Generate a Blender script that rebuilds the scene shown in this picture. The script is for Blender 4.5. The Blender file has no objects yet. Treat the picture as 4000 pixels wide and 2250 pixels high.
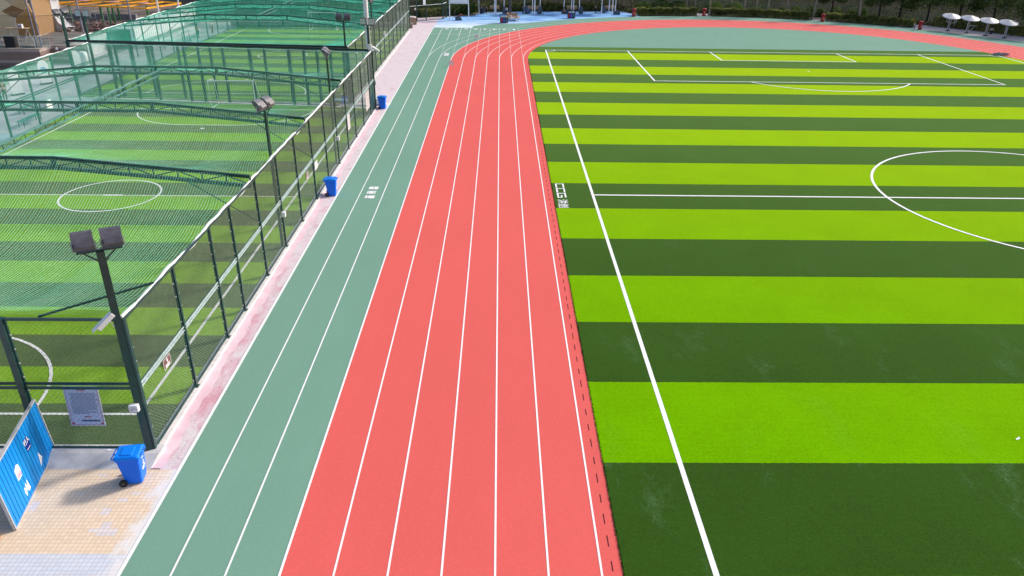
import bpy, math, random
import numpy as np
from mathutils import Vector, Matrix
random.seed(7); np.random.seed(7)
D = bpy.data; SC = bpy.context.scene; COL = SC.collection
PI = math.pi

# ---------------------------------------------------------------- camera, sky, sun, exposure
CC=(-2.41133, -34.306153, 13.527986); CR=(0.999812, -0.013649, 0.013774); CU=(-0.006225, 0.44678, 0.894622); CF=(0.018365, 0.89454, -0.446611); FPX=2948.74
cd = D.cameras.new('camera'); cd.sensor_width = 36; cd.lens = FPX/4000*36; cd.clip_start = .1; cd.clip_end = 2000
cam = D.objects.new('camera', cd); COL.objects.link(cam); SC.camera = cam
cam.matrix_world = Matrix(((CR[0],CU[0],-CF[0],CC[0]),(CR[1],CU[1],-CF[1],CC[1]),(CR[2],CU[2],-CF[2],CC[2]),(0,0,0,1)))
SUN_EL = math.radians(33); SUN_AZ = (0.865, 0.50)            # direction the light comes from (x, y)
w = D.worlds.new('World'); SC.world = w; w.use_nodes = True
nt = w.node_tree; sk = nt.nodes.new('ShaderNodeTexSky'); sk.sky_type = 'NISHITA'; sk.sun_disc = False
sk.sun_elevation = SUN_EL; sk.sun_rotation = math.atan2(SUN_AZ[0], SUN_AZ[1]); sk.air_density = 1.0; sk.dust_density = 3.0; sk.ozone_density = .6
nt.links.new(sk.outputs[0], nt.nodes['Background'].inputs[0]); nt.nodes['Background'].inputs[1].default_value = 0.15
sl = D.lights.new('sun', 'SUN'); sl.energy = 2.9; sl.angle = math.radians(6.5); sl.color = (1, .95, .88)
so = D.objects.new('sun', sl); COL.objects.link(so)
sd = Vector((SUN_AZ[0]*math.cos(SUN_EL), SUN_AZ[1]*math.cos(SUN_EL), math.sin(SUN_EL)))
so.rotation_euler = sd.to_track_quat('Z', 'Y').to_euler(); so.location = (60, 60, 60)
SC.view_settings.view_transform = 'Standard'; SC.view_settings.look = 'None'; SC.view_settings.gamma = 1
SC.view_settings.exposure = 0.25
SC.cycles.max_bounces = 6; SC.cycles.transparent_max_bounces = 12

# ---------------------------------------------------------------- materials
MATS = {}
def mat(name, col, rough=.7, spec=.3, var=.12, scale=6, bump=0, metal=0, sheen=0, col2=None, detail=4, stretch=None, bscale=None):
    if name in MATS: return MATS[name]
    m = D.materials.new(name); m.use_nodes = True; n = m.node_tree; L = n.links.new
    b = n.nodes['Principled BSDF']
    b.inputs['Roughness'].default_value = rough; b.inputs['Specular IOR Level'].default_value = spec; b.inputs['Metallic'].default_value = metal
    tc = n.nodes.new('ShaderNodeTexCoord'); mp = n.nodes.new('ShaderNodeMapping'); L(tc.outputs['Object'], mp.inputs[0])
    if stretch: mp.inputs['Scale'].default_value = stretch
    no = n.nodes.new('ShaderNodeTexNoise'); no.inputs['Scale'].default_value = scale; no.inputs['Detail'].default_value = detail; L(mp.outputs[0], no.inputs[0])
    rp = n.nodes.new('ShaderNodeValToRGB'); c2 = col2 or tuple(min(1, c*(1+var)) for c in col)
    rp.color_ramp.elements[0].color = (*[c*(1-var) for c in col], 1) if col2 is None else (*col, 1)
    rp.color_ramp.elements[0].position = .3; rp.color_ramp.elements[1].position = .7
    rp.color_ramp.elements[1].color = (*c2, 1); L(no.outputs[0], rp.inputs[0]); L(rp.outputs[0], b.inputs['Base Color'])
    if bump:
        nb = n.nodes.new('ShaderNodeTexNoise'); nb.inputs['Scale'].default_value = bscale or scale*4; L(mp.outputs[0], nb.inputs[0])
        bu = n.nodes.new('ShaderNodeBump'); bu.inputs['Strength'].default_value = bump; L(nb.outputs[0], bu.inputs['Height']); L(bu.outputs[0], b.inputs['Normal'])
    if sheen: b.inputs['Sheen Weight'].default_value = sheen
    MATS[name] = m; return m

def see_through(m, f):                            # thin fibres and leaves pass light on to their far side
    n = m.node_tree; b = n.nodes['Principled BSDF']; out = n.nodes['Material Output']
    tr = n.nodes.new('ShaderNodeBsdfTranslucent'); mx = n.nodes.new('ShaderNodeMixShader'); mx.inputs[0].default_value = f
    src = b.inputs['Base Color'].links[0].from_socket; n.links.new(src, tr.inputs[0]); n.links.new(b.outputs[0], mx.inputs[1]); n.links.new(tr.outputs[0], mx.inputs[2]); n.links.new(mx.outputs[0], out.inputs[0]); return m

def nodes_of(name):
    m = D.materials.new(name); m.use_nodes = True; return m, m.node_tree, m.node_tree.nodes['Principled BSDF'], m.node_tree.links.new
def math_n(n, op, a, b=None, c=None):
    x = n.nodes.new('ShaderNodeMath'); x.operation = op
    for i, v in enumerate((a, b, c)):
        if v is None: continue
        if isinstance(v, (int, float)): x.inputs[i].default_value = v
        else: n.links.new(v, x.inputs[i])
    return x.outputs[0]
def mix_n(n, f, a, b, mode='MIX'):
    x = n.nodes.new('ShaderNodeMix'); x.data_type = 'RGBA'; x.blend_type = mode
    for i, v in ((0, f), (6, a), (7, b)):
        if isinstance(v, (int, float)): x.inputs[i].default_value = v
        elif isinstance(v, tuple): x.inputs[i].default_value = (*v, 1)
        else: n.links.new(v, x.inputs[i])
    return x.outputs[2]
def noise_n(n, vec, scale, detail=4, rough=.5):
    x = n.nodes.new('ShaderNodeTexNoise'); x.inputs['Scale'].default_value = scale; x.inputs['Detail'].default_value = detail
    x.inputs['Roughness'].default_value = rough; n.links.new(vec, x.inputs[0]); return x.outputs[0]
def ramp_n(n, f, p0, p1, c0=(0,0,0), c1=(1,1,1)):
    x = n.nodes.new('ShaderNodeValToRGB'); x.color_ramp.elements[0].position = p0; x.color_ramp.elements[1].position = p1
    x.color_ramp.elements[0].color = (*c0, 1); x.color_ramp.elements[1].color = (*c1, 1); n.links.new(f, x.inputs[0]); return x.outputs[0]
def mapped(n, vec, sc):
    x = n.nodes.new('ShaderNodeMapping'); x.inputs['Scale'].default_value = sc; n.links.new(vec, x.inputs[0]); return x.outputs[0]

def turf_mat(name, y0, step, dark, light, fib=90, wear=.12, sheen=.0, tint=(.8,.9,.3), dtint=(.30,.48,.16)):
    m, n, b, L = nodes_of(name)
    g = n.nodes.new('ShaderNodeNewGeometry'); sp = n.nodes.new('ShaderNodeSeparateXYZ'); L(g.outputs['Position'], sp.inputs[0])
    wob = math_n(n, 'MULTIPLY', math_n(n, 'SUBTRACT', noise_n(n, g.outputs['Position'], 6, 3), .5), .05)
    yy = math_n(n, 'ADD', sp.outputs[1], wob)
    k = math_n(n, 'FLOOR', math_n(n, 'DIVIDE', math_n(n, 'SUBTRACT', yy, y0), step))
    par = math_n(n, 'FLOORED_MODULO', k, 2.0)
    base = mix_n(n, par, dark, light)
    seg = n.nodes.new('ShaderNodeTexWhiteNoise'); seg.noise_dimensions = '1D'; L(k, seg.inputs['W'])
    f1 = noise_n(n, mapped(n, g.outputs['Position'], (1, 1.5, 1)), fib, 6, .85)
    f2 = noise_n(n, mapped(n, g.outputs['Position'], (.25, 3, 1)), 3.0, 5, .65)
    f3 = noise_n(n, g.outputs['Position'], .35, 4, .6)
    v = math_n(n, 'ADD', math_n(n, 'MULTIPLY', f1, 1.7), math_n(n, 'ADD', math_n(n, 'MULTIPLY', f2, .22), math_n(n, 'MULTIPLY', f3, .34)))
    v = math_n(n, 'ADD', v, -.13)
    v = math_n(n, 'ADD', v, math_n(n, 'MULTIPLY', math_n(n, 'SUBTRACT', seg.outputs[0], .5), .07))
    vc = n.nodes.new('ShaderNodeCombineColor'); [L(v, vc.inputs[i]) for i in range(3)]
    c = mix_n(n, 1.0, base, vc.outputs[0], 'MULTIPLY')
    wn = ramp_n(n, noise_n(n, mapped(n, g.outputs['Position'], (1, .45, 1)), .5, 7, .7), .56, .78)
    wf = math_n(n, 'MULTIPLY', wn, math_n(n, 'MULTIPLY', ramp_n(n, f1, .42, .62), wear))
    wf = math_n(n, 'MULTIPLY', wf, math_n(n, 'SUBTRACT', 1.15, par))
    wf = math_n(n, 'MULTIPLY', wf, ramp_n(n, math_n(n, 'MULTIPLY', math_n(n, 'ADD', sp.outputs[1], 30), .02), .22, .50, (1.3,1.3,1.3), (.25,.25,.25)))
    c = mix_n(n, wf, c, (.30, .46, .32))
    L(c, b.inputs['Base Color']); b.inputs['Roughness'].default_value = .9; b.inputs['Specular IOR Level'].default_value = 0
    if sheen:
        b.inputs['Sheen Weight'].default_value = sheen; b.inputs['Sheen Roughness'].default_value = .33; L(mix_n(n, par, dtint, tint), b.inputs['Sheen Tint'])
    bu = n.nodes.new('ShaderNodeBump'); bu.inputs['Strength'].default_value = .5; bu.inputs['Distance'].default_value = .02; L(f1, bu.inputs['Height']); L(bu.outputs[0], b.inputs['Normal'])
    MATS[name] = m; return m
def rubber_mat(name, col, grain=70, var=.13):
    m, n, b, L = nodes_of(name)
    g = n.nodes.new('ShaderNodeNewGeometry')
    f1 = noise_n(n, g.outputs['Position'], 12, 6, .92)
    f2 = noise_n(n, mapped(n, g.outputs['Position'], (1, .2, 1)), 1.4, 6, .6)
    f3 = noise_n(n, g.outputs['Position'], .15, 3, .5)
    v = math_n(n, 'ADD', math_n(n, 'MULTIPLY', f1, var*7), math_n(n, 'ADD', math_n(n, 'MULTIPLY', f2, .10), math_n(n, 'MULTIPLY', f3, .14)))
    v = math_n(n, 'ADD', v, 1 - (var*7+.24)*.5)
    vc = n.nodes.new('ShaderNodeCombineColor'); [L(v, vc.inputs[i]) for i in range(3)]
    L(mix_n(n, 1.0, col, vc.outputs[0], 'MULTIPLY'), b.inputs['Base Color'])
    b.inputs['Roughness'].default_value = .88; b.inputs['Specular IOR Level'].default_value = .12
    MATS[name] = m; return m

# ---------------------------------------------------------------- mesh builder
class MB:
    def __init__(s): s.v = []; s.f = []; s.n = 0
    def add(s, vs, fs):
        s.v.append(np.asarray(vs, float).reshape(-1, 3)); k = s.n
        s.f.extend([tuple(i+k for i in f) for f in fs]); s.n += len(s.v[-1]); return s
    def box(s, c, sz, rz=0, M=None):
        x, y, z = (q/2 for q in sz)
        v = [Vector((a*x, b*y, e*z)) for a in (-1, 1) for b in (-1, 1) for e in (-1, 1)]
        if M is not None: v = [M @ q for q in v]
        else:
            R = Matrix.Rotation(rz, 3, 'Z'); v = [R @ q + Vector(c) for q in v]
        return s.add([tuple(q) for q in v], [(0,1,3,2),(4,6,7,5),(0,4,5,1),(2,3,7,6),(0,2,6,4),(1,5,7,3)])
    def bar(s, a, b, w, h=None, n=4, up=None, cap=True, w2=None):
        a = Vector(a); b = Vector(b); d = (b-a).normalized(); h = h or w
        u = Vector(up) if up else (Vector((0,0,1)) if abs(d.z) < .95 else Vector((1,0,0)))
        r = d.cross(u).normalized(); u = r.cross(d).normalized(); vs = []
        k = 1.0 if w2 is None else w2/w
        for p, q in ((a, 1), (b, k)):
            for i in range(n):
                t = 2*PI*(i+.5)/n; m_ = .5/math.cos(PI/n) if n == 4 else .5
                vs.append(tuple(p + r*(w*q*m_*math.cos(t)) + u*(h*q*m_*math.sin(t))))
        fs = [(i, (i+1) % n, n+(i+1) % n, n+i) for i in range(n)]
        if cap: fs += [tuple(range(n))[::-1], tuple(range(n, 2*n))]
        return s.add(vs, fs)
    def tube(s, pts, r, n=6, rs=None):
        pts = [Vector(p) for p in pts]; vs = []; N = len(pts)
        for i, p in enumerate(pts):
            d = (pts[min(i+1, N-1)] - pts[max(i-1, 0)]).normalized()
            u = Vector((0,0,1)) if abs(d.z) < .9 else Vector((1,0,0)); a = d.cross(u).normalized(); b = a.cross(d)
            rr = rs[i] if rs else r
            vs += [tuple(p + a*rr*math.cos(2*PI*k/n) + b*rr*math.sin(2*PI*k/n)) for k in range(n)]
        fs = [(i*n+k, i*n+(k+1) % n, (i+1)*n+(k+1) % n, (i+1)*n+k) for i in range(N-1) for k in range(n)]
        fs += [tuple(range(n))[::-1], tuple(range((N-1)*n, N*n))]
        return s.add(vs, fs)
    def poly(s, pts, z): return s.add([(x, y, z) for x, y in pts], [tuple(range(len(pts)))])
    def prism(s, pts, z0, z1):
        n = len(pts)
        return s.add([(x, y, z0) for x, y in pts] + [(x, y, z1) for x, y in pts],
                     [tuple(range(n))[::-1], tuple(range(n, 2*n))] + [(i, (i+1) % n, n+(i+1) % n, n+i) for i in range(n)])
    def strip(s, pts, w, z, closed=False):
        P = [Vector((x, y)) for x, y in pts]; N = len(P); vs = []
        for i in range(N):
            if closed: a, b = P[(i-1) % N], P[(i+1) % N]
            else: a, b = P[max(i-1, 0)], P[min(i+1, N-1)]
            d = (b-a).normalized(); nn = Vector((-d.y, d.x))
            vs += [(*(P[i]+nn*w/2), z), (*(P[i]-nn*w/2), z)]
        M_ = N if closed else N-1
        return s.add(vs, [(2*i, 2*i+1, 2*((i+1) % N)+1, 2*((i+1) % N)) for i in range(M_)])
    def lathe(s, prof, c=(0,0,0), n=16):
        vs = []; c = Vector(c)
        for r, z in prof: vs += [(c.x+r*math.cos(2*PI*k/n), c.y+r*math.sin(2*PI*k/n), c.z+z) for k in range(n)]
        N = len(prof); fs = [(i*n+k, i*n+(k+1) % n, (i+1)*n+(k+1) % n, (i+1)*n+k) for i in range(N-1) for k in range(n)]
        fs += [tuple(range(n))[::-1], tuple(range((N-1)*n, N*n))]
        return s.add(vs, fs)
    def loft(s, rings):
        n = len(rings[0]); vs = [p for r in rings for p in r]; N = len(rings)
        fs = [(i*n+k, i*n+(k+1) % n, (i+1)*n+(k+1) % n, (i+1)*n+k) for i in range(N-1) for k in range(n)]
        fs += [tuple(range(n))[::-1], tuple(range((N-1)*n, N*n))]
        return s.add(vs, fs)
    def wires(s, A, B, r):                       # many thin straight three-sided wires
        A = np.asarray(A, float); B = np.asarray(B, float)
        if len(A) == 0: return s
        d = B-A; d /= np.linalg.norm(d, axis=1)[:, None]
        u = np.where(np.abs(d[:, 2:3]) < .9, np.array([[0, 0, 1.]]), np.array([[1., 0, 0]]))
        a = np.cross(d, u); a /= np.linalg.norm(a, axis=1)[:, None]; b = np.cross(a, d)
        V = np.empty((len(A), 6, 3))
        for k in range(3):
            o = r*(a*math.cos(2*PI*k/3) + b*math.sin(2*PI*k/3)); V[:, k] = A+o; V[:, 3+k] = B+o
        k0 = s.n; s.v.append(V.reshape(-1, 3)); s.n += 6*len(A)
        i0 = k0 + 6*np.arange(len(A))
        for k in range(3):
            q = np.stack([i0+k, i0+(k+1) % 3, i0+3+(k+1) % 3, i0+3+k], 1); s.f.extend(map(tuple, q.tolist()))
        return s
    def leaves(s, P, size, flat=.0, jit=.5):     # small randomly turned leaf quads at points P
        P = np.asarray(P, float); N = len(P); a = np.random.normal(size=(N, 3)); a[:, 2] *= 1-flat
        a /= np.linalg.norm(a, axis=1)[:, None]; b = np.cross(a, np.random.normal(size=(N, 3))); b /= np.linalg.norm(b, axis=1)[:, None]
        sz = size*(1-jit+2*jit*np.random.rand(N, 1))
        V = np.stack([P-a*sz*.5, P+b*sz*.32, P+a*sz*.5, P-b*sz*.32], 1)
        k0 = s.n; s.v.append(V.reshape(-1, 3)); s.n += 4*N
        q = k0 + 4*np.arange(N)[:, None] + np.arange(4)[None]; s.f.extend(map(tuple, q.tolist())); return s
    def mesh(s, name, off=(0,0,0), smooth=False):
        V = np.concatenate(s.v) - np.array(off)[None]; me = D.meshes.new(name)
        nf = len(s.f); cnt = np.fromiter((len(f) for f in s.f), dtype=np.int32, count=nf)
        me.vertices.add(len(V)); me.vertices.foreach_set('co', V.ravel())
        li = np.fromiter((i for f in s.f for i in f), dtype=np.int32, count=int(cnt.sum()))
        me.loops.add(len(li)); me.loops.foreach_set('vertex_index', li)
        me.polygons.add(nf); st = np.zeros(nf, np.int32); st[1:] = np.cumsum(cnt)[:-1]
        me.polygons.foreach_set('loop_start', st); me.update(calc_edges=True)
        me.polygons.foreach_set('use_smooth', np.full(nf, bool(smooth)))
        me.validate(); return me

def tag(o, label=None, cat=None, group=None, kind=None):
    if label: o['label'] = label
    if cat: o['category'] = cat
    if group: o['group'] = group
    if kind: o['kind'] = kind
    return o
def thing(name, label, cat, loc=(0,0,0), rz=0, group=None):
    o = D.objects.new(name, None); o.empty_display_size = .2; COL.objects.link(o); o.location = loc; o.rotation_euler = (0, 0, rz)
    return tag(o, label, cat, group)
def wloc(o):
    v = Vector((0,0,0))
    while o: v += o.location; o = o.parent
    return v
def part(name, mb, m, parent=None, world=False, smooth=False, label=None):
    off = tuple(wloc(parent)) if (parent and world) else (0,0,0)
    o = D.objects.new(name, mb.mesh(name, off, smooth)); o.data.materials.append(m); COL.objects.link(o)
    if parent: o.parent = parent
    if label: o['label'] = label
    return o
def struct(name, mb, m, kind='structure'): return tag(part(name, mb, m), kind=kind)
def dup(o, loc=None, rz=None, label=None, parent=None):
    c = o.copy(); COL.objects.link(c); c.parent = parent
    if loc is not None: c.location = loc
    if rz is not None: c.rotation_euler = (0, 0, rz)
    if label: c['label'] = label
    for ch in list(o.children): dup(ch, parent=c)
    return c
def text_mesh(name, body, size, m, parent=None, loc=(0,0,0), rot=(0,0,0), bold=0, sx=1, ext=0):
    cu = D.curves.new(name, 'FONT'); cu.body = body; cu.size = size; cu.align_x = 'CENTER'; cu.align_y = 'CENTER'; cu.offset = bold; cu.extrude = ext
    t = D.objects.new(name, cu); COL.objects.link(t)
    dg = bpy.context.evaluated_depsgraph_get(); me = D.meshes.new_from_object(t.evaluated_get(dg)); D.objects.remove(t)
    me.materials.clear(); me.materials.append(m); o = D.objects.new(name, me); COL.objects.link(o)
    if parent: o.parent = parent
    o.location = loc; o.rotation_euler = rot; o.scale = (sx, 1, 1); return o
def arc(cx, cy, r, a0, a1, n=32): return [(cx+r*math.cos(math.radians(a0+(a1-a0)*i/n)), cy+r*math.sin(math.radians(a0+(a1-a0)*i/n))) for i in range(n+1)]

WHITE = mat('white_line_paint', (.86,.86,.87), .75, .2, .04, 20)
GREEN_STEEL = mat('dark_green_painted_steel', (.009,.050,.045), .35, .6, .25, 5)
GREEN_ROOF = mat('green_painted_truss_steel', (.004,.042,.034), .35, .5, .25, 5)
WIRE = mat('green_coated_wire', (.22,.30,.25), .5, .4, .2, 3)
WIRE_FINE = mat('fine_grey_green_wire', (.17,.21,.18), .5, .4, .2, 3)
NETM = mat('green_nylon_net', (.16,.76,.54), .6, .3, .2, 1.2, col2=(.38,.92,.72))
ROPE = mat('white_rope_webbing', (.78,.80,.80), .8, .2, .12, 14)
RAIL_GLINT = mat('glint_toned_rail', (.40,.50,.50), .3, .6, .25, 9)  # rail colour made paler to hold the light the rails reflect

# ---------------------------------------------------------------- ground, track, pitch
YS = -70
CX, CY, R9 = 27.1, 44.6, 27.1
struct('ground', MB().poly([(-300,-200),(300,-200),(300,400),(-300,400)], -.03), mat('grey_soil', (.16,.15,.12), .95, .1, .4, .6, detail=8))
pk, n, b, L = nodes_of('worn_pink_paving')
g = n.nodes.new('ShaderNodeNewGeometry'); P = g.outputs['Position']
br = n.nodes.new('ShaderNodeTexBrick'); L(P, br.inputs[0]); br.inputs['Scale'].default_value = 1; br.inputs['Brick Width'].default_value = .24; br.inputs['Row Height'].default_value = .12
br.inputs['Mortar Size'].default_value = .006; br.inputs['Color1'].default_value = (1,1,1,1); br.inputs['Color2'].default_value = (.93,.93,.93,1); br.inputs['Mortar'].default_value = (.72,.70,.72,1)
spk = n.nodes.new('ShaderNodeSeparateXYZ'); L(P, spk.inputs[0])
near = ramp_n(n, math_n(n, 'MULTIPLY', math_n(n, 'ADD', spk.outputs[1], 20), .03), .1, .9, (.16,.16,.16), (0,0,0))
stain = ramp_n(n, math_n(n, 'ADD', near, noise_n(n, mapped(n, P, (1.3,.5,1)), .9, 9, .72)), .56, .72)
pink = mix_n(n, stain, (.72,.60,.645), (.64,.335,.40))
patch = ramp_n(n, noise_n(n, mapped(n, P, (2.2,1,1)), .55, 7, .7), .5, .6)
pink = mix_n(n, math_n(n, 'MULTIPLY', patch, .75), pink, (.70,.655,.66))
dirt = ramp_n(n, noise_n(n, mapped(n, P, (1,2.5,1)), 2.3, 8, .7), .5, .75)
pink = mix_n(n, math_n(n, 'MULTIPLY', dirt, .25), pink, (.42,.34,.36))
crk = n.nodes.new('ShaderNodeTexVoronoi'); crk.feature = 'DISTANCE_TO_EDGE'; crk.inputs['Scale'].default_value = .33
wv = n.nodes.new('ShaderNodeVectorMath'); wv.operation = 'ADD'; L(P, wv.inputs[0])
nc = n.nodes.new('ShaderNodeTexNoise'); nc.inputs['Scale'].default_value = 1.5; L(P, nc.inputs[0]); L(nc.outputs[1], wv.inputs[1]); L(wv.outputs[0], crk.inputs[0])
cf = ramp_n(n, crk.outputs[0], .004, .012, (.35,.35,.35), (0,0,0))
pink = mix_n(n, cf, pink, (.40,.30,.33))
L(mix_n(n, .8, pink, br.outputs[0], 'MULTIPLY'), b.inputs['Base Color']); b.inputs['Roughness'].default_value = .85; b.inputs['Specular IOR Level'].default_value = .2
struct('pavement', MB().poly([(-34.2,25.2),(-11.9,23.1),(-11.45,-18.24),(-10.9,-18.24),(-10.9,75),(-8,80),(-14,77),(-18,66.3),(-36,66.3)], 0), pk)
# painted smooth band between fence kerb and bricks
bandm = mat('pink_painted_cement', (.72,.47,.53), .7, .3, .07, 1.6, detail=8, col2=(.80,.63,.69))
bx = []; yy = -18.2
while yy < 22.8: bx.append((-11.40+.05*math.sin(yy*2.1)+.035*math.sin(yy*7.3+1), yy)); yy += .18
struct('painted_kerb_band', MB().add([(-11.72 if k == 0 else x, y, .004) for (x, y) in bx for k in (0, 1)], [(2*i, 2*i+1, 2*i+3, 2*i+2) for i in range(len(bx)-1)]), bandm)
conc = mat('pale_worn_concrete', (.50,.47,.46), .9, .15, .22, 3, detail=8, bump=.3)
mb = MB().box((-11.86, 2.7, .03), (.30, 41.2, .10)); struct('fence_kerb', mb, mat('whitish_kerb_concrete', (.70,.66,.65), .85, .2, .14, 5, detail=7))
mb = MB().box((-13.72, 44.3, .03), (.30, 40.2, .10)); struct('fence_kerb', mb, MATS['whitish_kerb_concrete'])
# concrete plinth with ramped face in front of the near fence
mb = MB().add([(-26,-17.36,.14),(-11.62,-17.36,.14),(-26,-17.74,.14),(-11.66,-17.74,.14),(-26,-18.24,.004),(-11.70,-18.24,.004),(-11.62,-17.36,.004),(-11.66,-17.74,.004)],
              [(0,2,3,1),(2,4,5,3),(1,3,7,6),(3,5,7)])
struct('concrete_plinth', mb, mat('stained_grey_concrete', (.42,.41,.42), .9, .15, .3, 2.2, detail=9, bump=.4, col2=(.66,.64,.64)))
# tiles
tm, n, b, L = nodes_of('small_square_paving_tiles')
g = n.nodes.new('ShaderNodeNewGeometry'); P = g.outputs['Position']; sp = n.nodes.new('ShaderNodeSeparateXYZ'); L(P, sp.inputs[0])
br = n.nodes.new('ShaderNodeTexBrick'); br.offset = 0; L(P, br.inputs[0]); br.inputs['Scale'].default_value = 1; br.inputs['Brick Width'].default_value = .118; br.inputs['Row Height'].default_value = .118
br.inputs['Mortar Size'].default_value = .0055; br.inputs['Color1'].default_value = (1,1,1,1); br.inputs['Color2'].default_value = (.90,.90,.91,1); br.inputs['Mortar'].default_value = (.68,.56,.50,1)
cellv = n.nodes.new('ShaderNodeVectorMath'); cellv.operation = 'SNAP'; L(P, cellv.inputs[0]); cellv.inputs[1].default_value = (.236,.118,1)
rep = ramp_n(n, noise_n(n, cellv.outputs[0], 1.1, 2, .6), .60, .61)
edge = math_n(n, 'LESS_THAN', math_n(n, 'ADD', sp.outputs[1], 0), -21.21)
tcol = mix_n(n, edge, (.79,.625,.46), (.62,.66,.75))
tcol = mix_n(n, math_n(n, 'MULTIPLY', rep, .8), tcol, (.70,.66,.70))
worn = ramp_n(n, math_n(n, 'ADD', math_n(n, 'MULTIPLY', noise_n(n, P, 2.0, 8, .7), .9), math_n(n, 'MULTIPLY', math_n(n, 'ADD', sp.outputs[0], 11.0), .55)), .22, .42)
tcol = mix_n(n, worn, tcol, (.76,.73,.73))
wash = ramp_n(n, noise_n(n, P, .9, 6, .6), .5, .75); tcol = mix_n(n, math_n(n, 'MULTIPLY', wash, .35), tcol, (.86,.76,.66))
L(mix_n(n, math_n(n, 'SUBTRACT', 1.0, math_n(n, 'MULTIPLY', worn, .6)), tcol, br.outputs[0], 'MULTIPLY'), b.inputs['Base Color'])
b.inputs['Roughness'].default_value = .7
struct('tiled_pavement', MB().poly([(-40,-60),(-10.9,-60),(-10.9,-18.24),(-40,-18.24)], .002), tm)

GR = (.172,.325,.246)
green_t = rubber_mat('green_track_rubber', GR, 60, .07)
red_t = rubber_mat('red_track_rubber', (.71,.118,.106), 60, .08)
R0, R3 = 38.4, R9+7.32
far = arc(CX, CY, R0, 134.6, 0, 60)
mb = MB().poly([(-10.98,YS),(-10.98,67.7),(-5.98,67.8),(-5.82,69.5),(-4.6,70.9),(-3.38,72.1),(-.7,72.2)] + far[1:] + [(CX+R0,YS)], .006)
struct('green_track', mb, green_t)
mb = MB().poly([(-7.32,YS)] + arc(CX, CY, R3, 180, 0, 72) + [(CX+R3,YS)], .010); struct('red_track', mb, red_t)
RI = R9-.5
mb = MB().poly([(.5,YS)] + arc(CX, CY, RI, 180, 0, 72) + [(CX+RI,YS)], .014); struct('green_infield', mb, green_t)
ty = 53.2; a1 = math.degrees(math.asin((ty-CY)/RI))
turf = turf_mat('pitch_turf_bands', 1.9016, 3.969, (.031,.080,.010), (.130,.365,.0005), 16, .30, .85, (1,.98,.06))
mb = MB().poly([(.5,YS),(.5,CY)] + arc(CX, CY, RI, 180, 180-a1, 14)[1:] + arc(CX, CY, RI, a1, 0, 14) + [(CX+RI,YS)], .020); struct('football_turf', mb, turf)
# short fibres that spill over the cut edge of the turf
ys = np.random.uniform(-22, 44, 9000); P_ = np.stack([.5+np.random.normal(0, .009, 9000), ys, np.full(9000, .03)], 1)
struct('turf_edge_fibres', MB().leaves(P_, .035), turf, 'stuff')

# lane lines
LZ = .016
mb = MB()
for i in range(4, 10):
    r = R9+1.22*(9-i); mb.strip([(-1.22*(9-i), YS)] + arc(CX, CY, r, 180, 0, 90) + [(CX+r, YS)], .050, LZ)
for i in (1, 2):
    r = R9+1.22*(9-i); mb.strip([(-1.22*(9-i), YS)] + arc(CX, CY, r, 180, 0, 90) + [(CX+r, YS)], .050, LZ)
mb.strip([(-7.32, YS)] + arc(CX, CY, R3, 180, 0, 90) + [(CX+R3, YS)], .06, LZ)
mb.strip([(-10.93, YS), (-10.93, 67.6)], .09, LZ)
for i in range(1, 10):                              # straight sprint lanes carried on past the bend
    x = -1.22*(9-i); yb = {1: 45, 2: 45}.get(i, 45); ysol = 68 - (9-i)*0 ; solid0 = [0, 47, 57, 60.3, 62.4, 63.6, 65.0, 66.2, 67.3, 67.4][i]
    mb.strip([(x, solid0), (x, 67.4)], .05, LZ+.003); y = yb+1.2
    while y < solid0-.4: mb.strip([(x, y), (x, y+.38)], .05, LZ+.003); y += .85
mb.strip([(-10.93, 62.0), (0, 61.6)], .06, LZ+.006); mb.strip([(-9.8, 67.45), (0, 67.3)], .05, LZ+.006)
struct('lane_lines', mb, WHITE)
mb = MB(); y = -24
while y < 44: mb.strip([(.265, y), (.265, y+.30+random.random()*.12)], .022, LZ); y += .75
for k in range(90): a0 = 180-k*2.0; mb.strip(arc(CX, CY, R9-.265, a0, a0-.7, 2), .022, LZ)
struct('drain_slots', mb, mat('dark_slot', (.06,.012,.02), .8, .1))

# pitch markings
px0, px1, gy, hc, hy = 2.615, 52.53, 50.95, 27.57, 3.94
W_ = .14; PZ = .026
mb = MB(); mb.strip([(px0, YS), (px0, gy+.07)], W_, PZ); mb.strip([(px1, YS), (px1, gy+.07)], W_, PZ); mb.strip([(px0+.08, gy), (px1-.08, gy)], W_, PZ)
mb.strip([(px0+.08, hy), (px1-.08, hy)], W_, PZ+.001)
for s_ in (-1, 1):
    mb.strip([(hc+s_*15.99, gy-.08), (hc+s_*15.99, gy-16.22)], W_, PZ+.001); mb.strip([(hc+s_*6.98, gy-.08), (hc+s_*6.98, gy-5.25)], W_, PZ+.001)
mb.strip([(hc-16.07, gy-16.22), (hc+16.07, gy-16.22)], W_, PZ+.003); mb.strip([(hc-7.05, gy-5.25), (hc+7.05, gy-5.25)], W_, PZ+.003)
mb.strip(arc(hc, hy, 9.07, 0, 360, 96)[:-1], W_, PZ+.005, True)
mb.strip(arc(hc, gy-10.81, 9.07, 180+36.6, 360-36.6, 32), W_, PZ+.005)
mb.strip(arc(px0, gy, 1.0, -90, 0, 12), .1, PZ+.005); mb.strip(arc(px1, gy, 1.0, 180, 270, 12), .1, PZ+.005)
mb.poly(arc(hc, hy, .15, 0, 340, 12), PZ+.005); mb.poly(arc(hc, gy-10.8, .12, 0, 340, 12), PZ+.001)
struct('pitch_lines', mb, WHITE)

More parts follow.
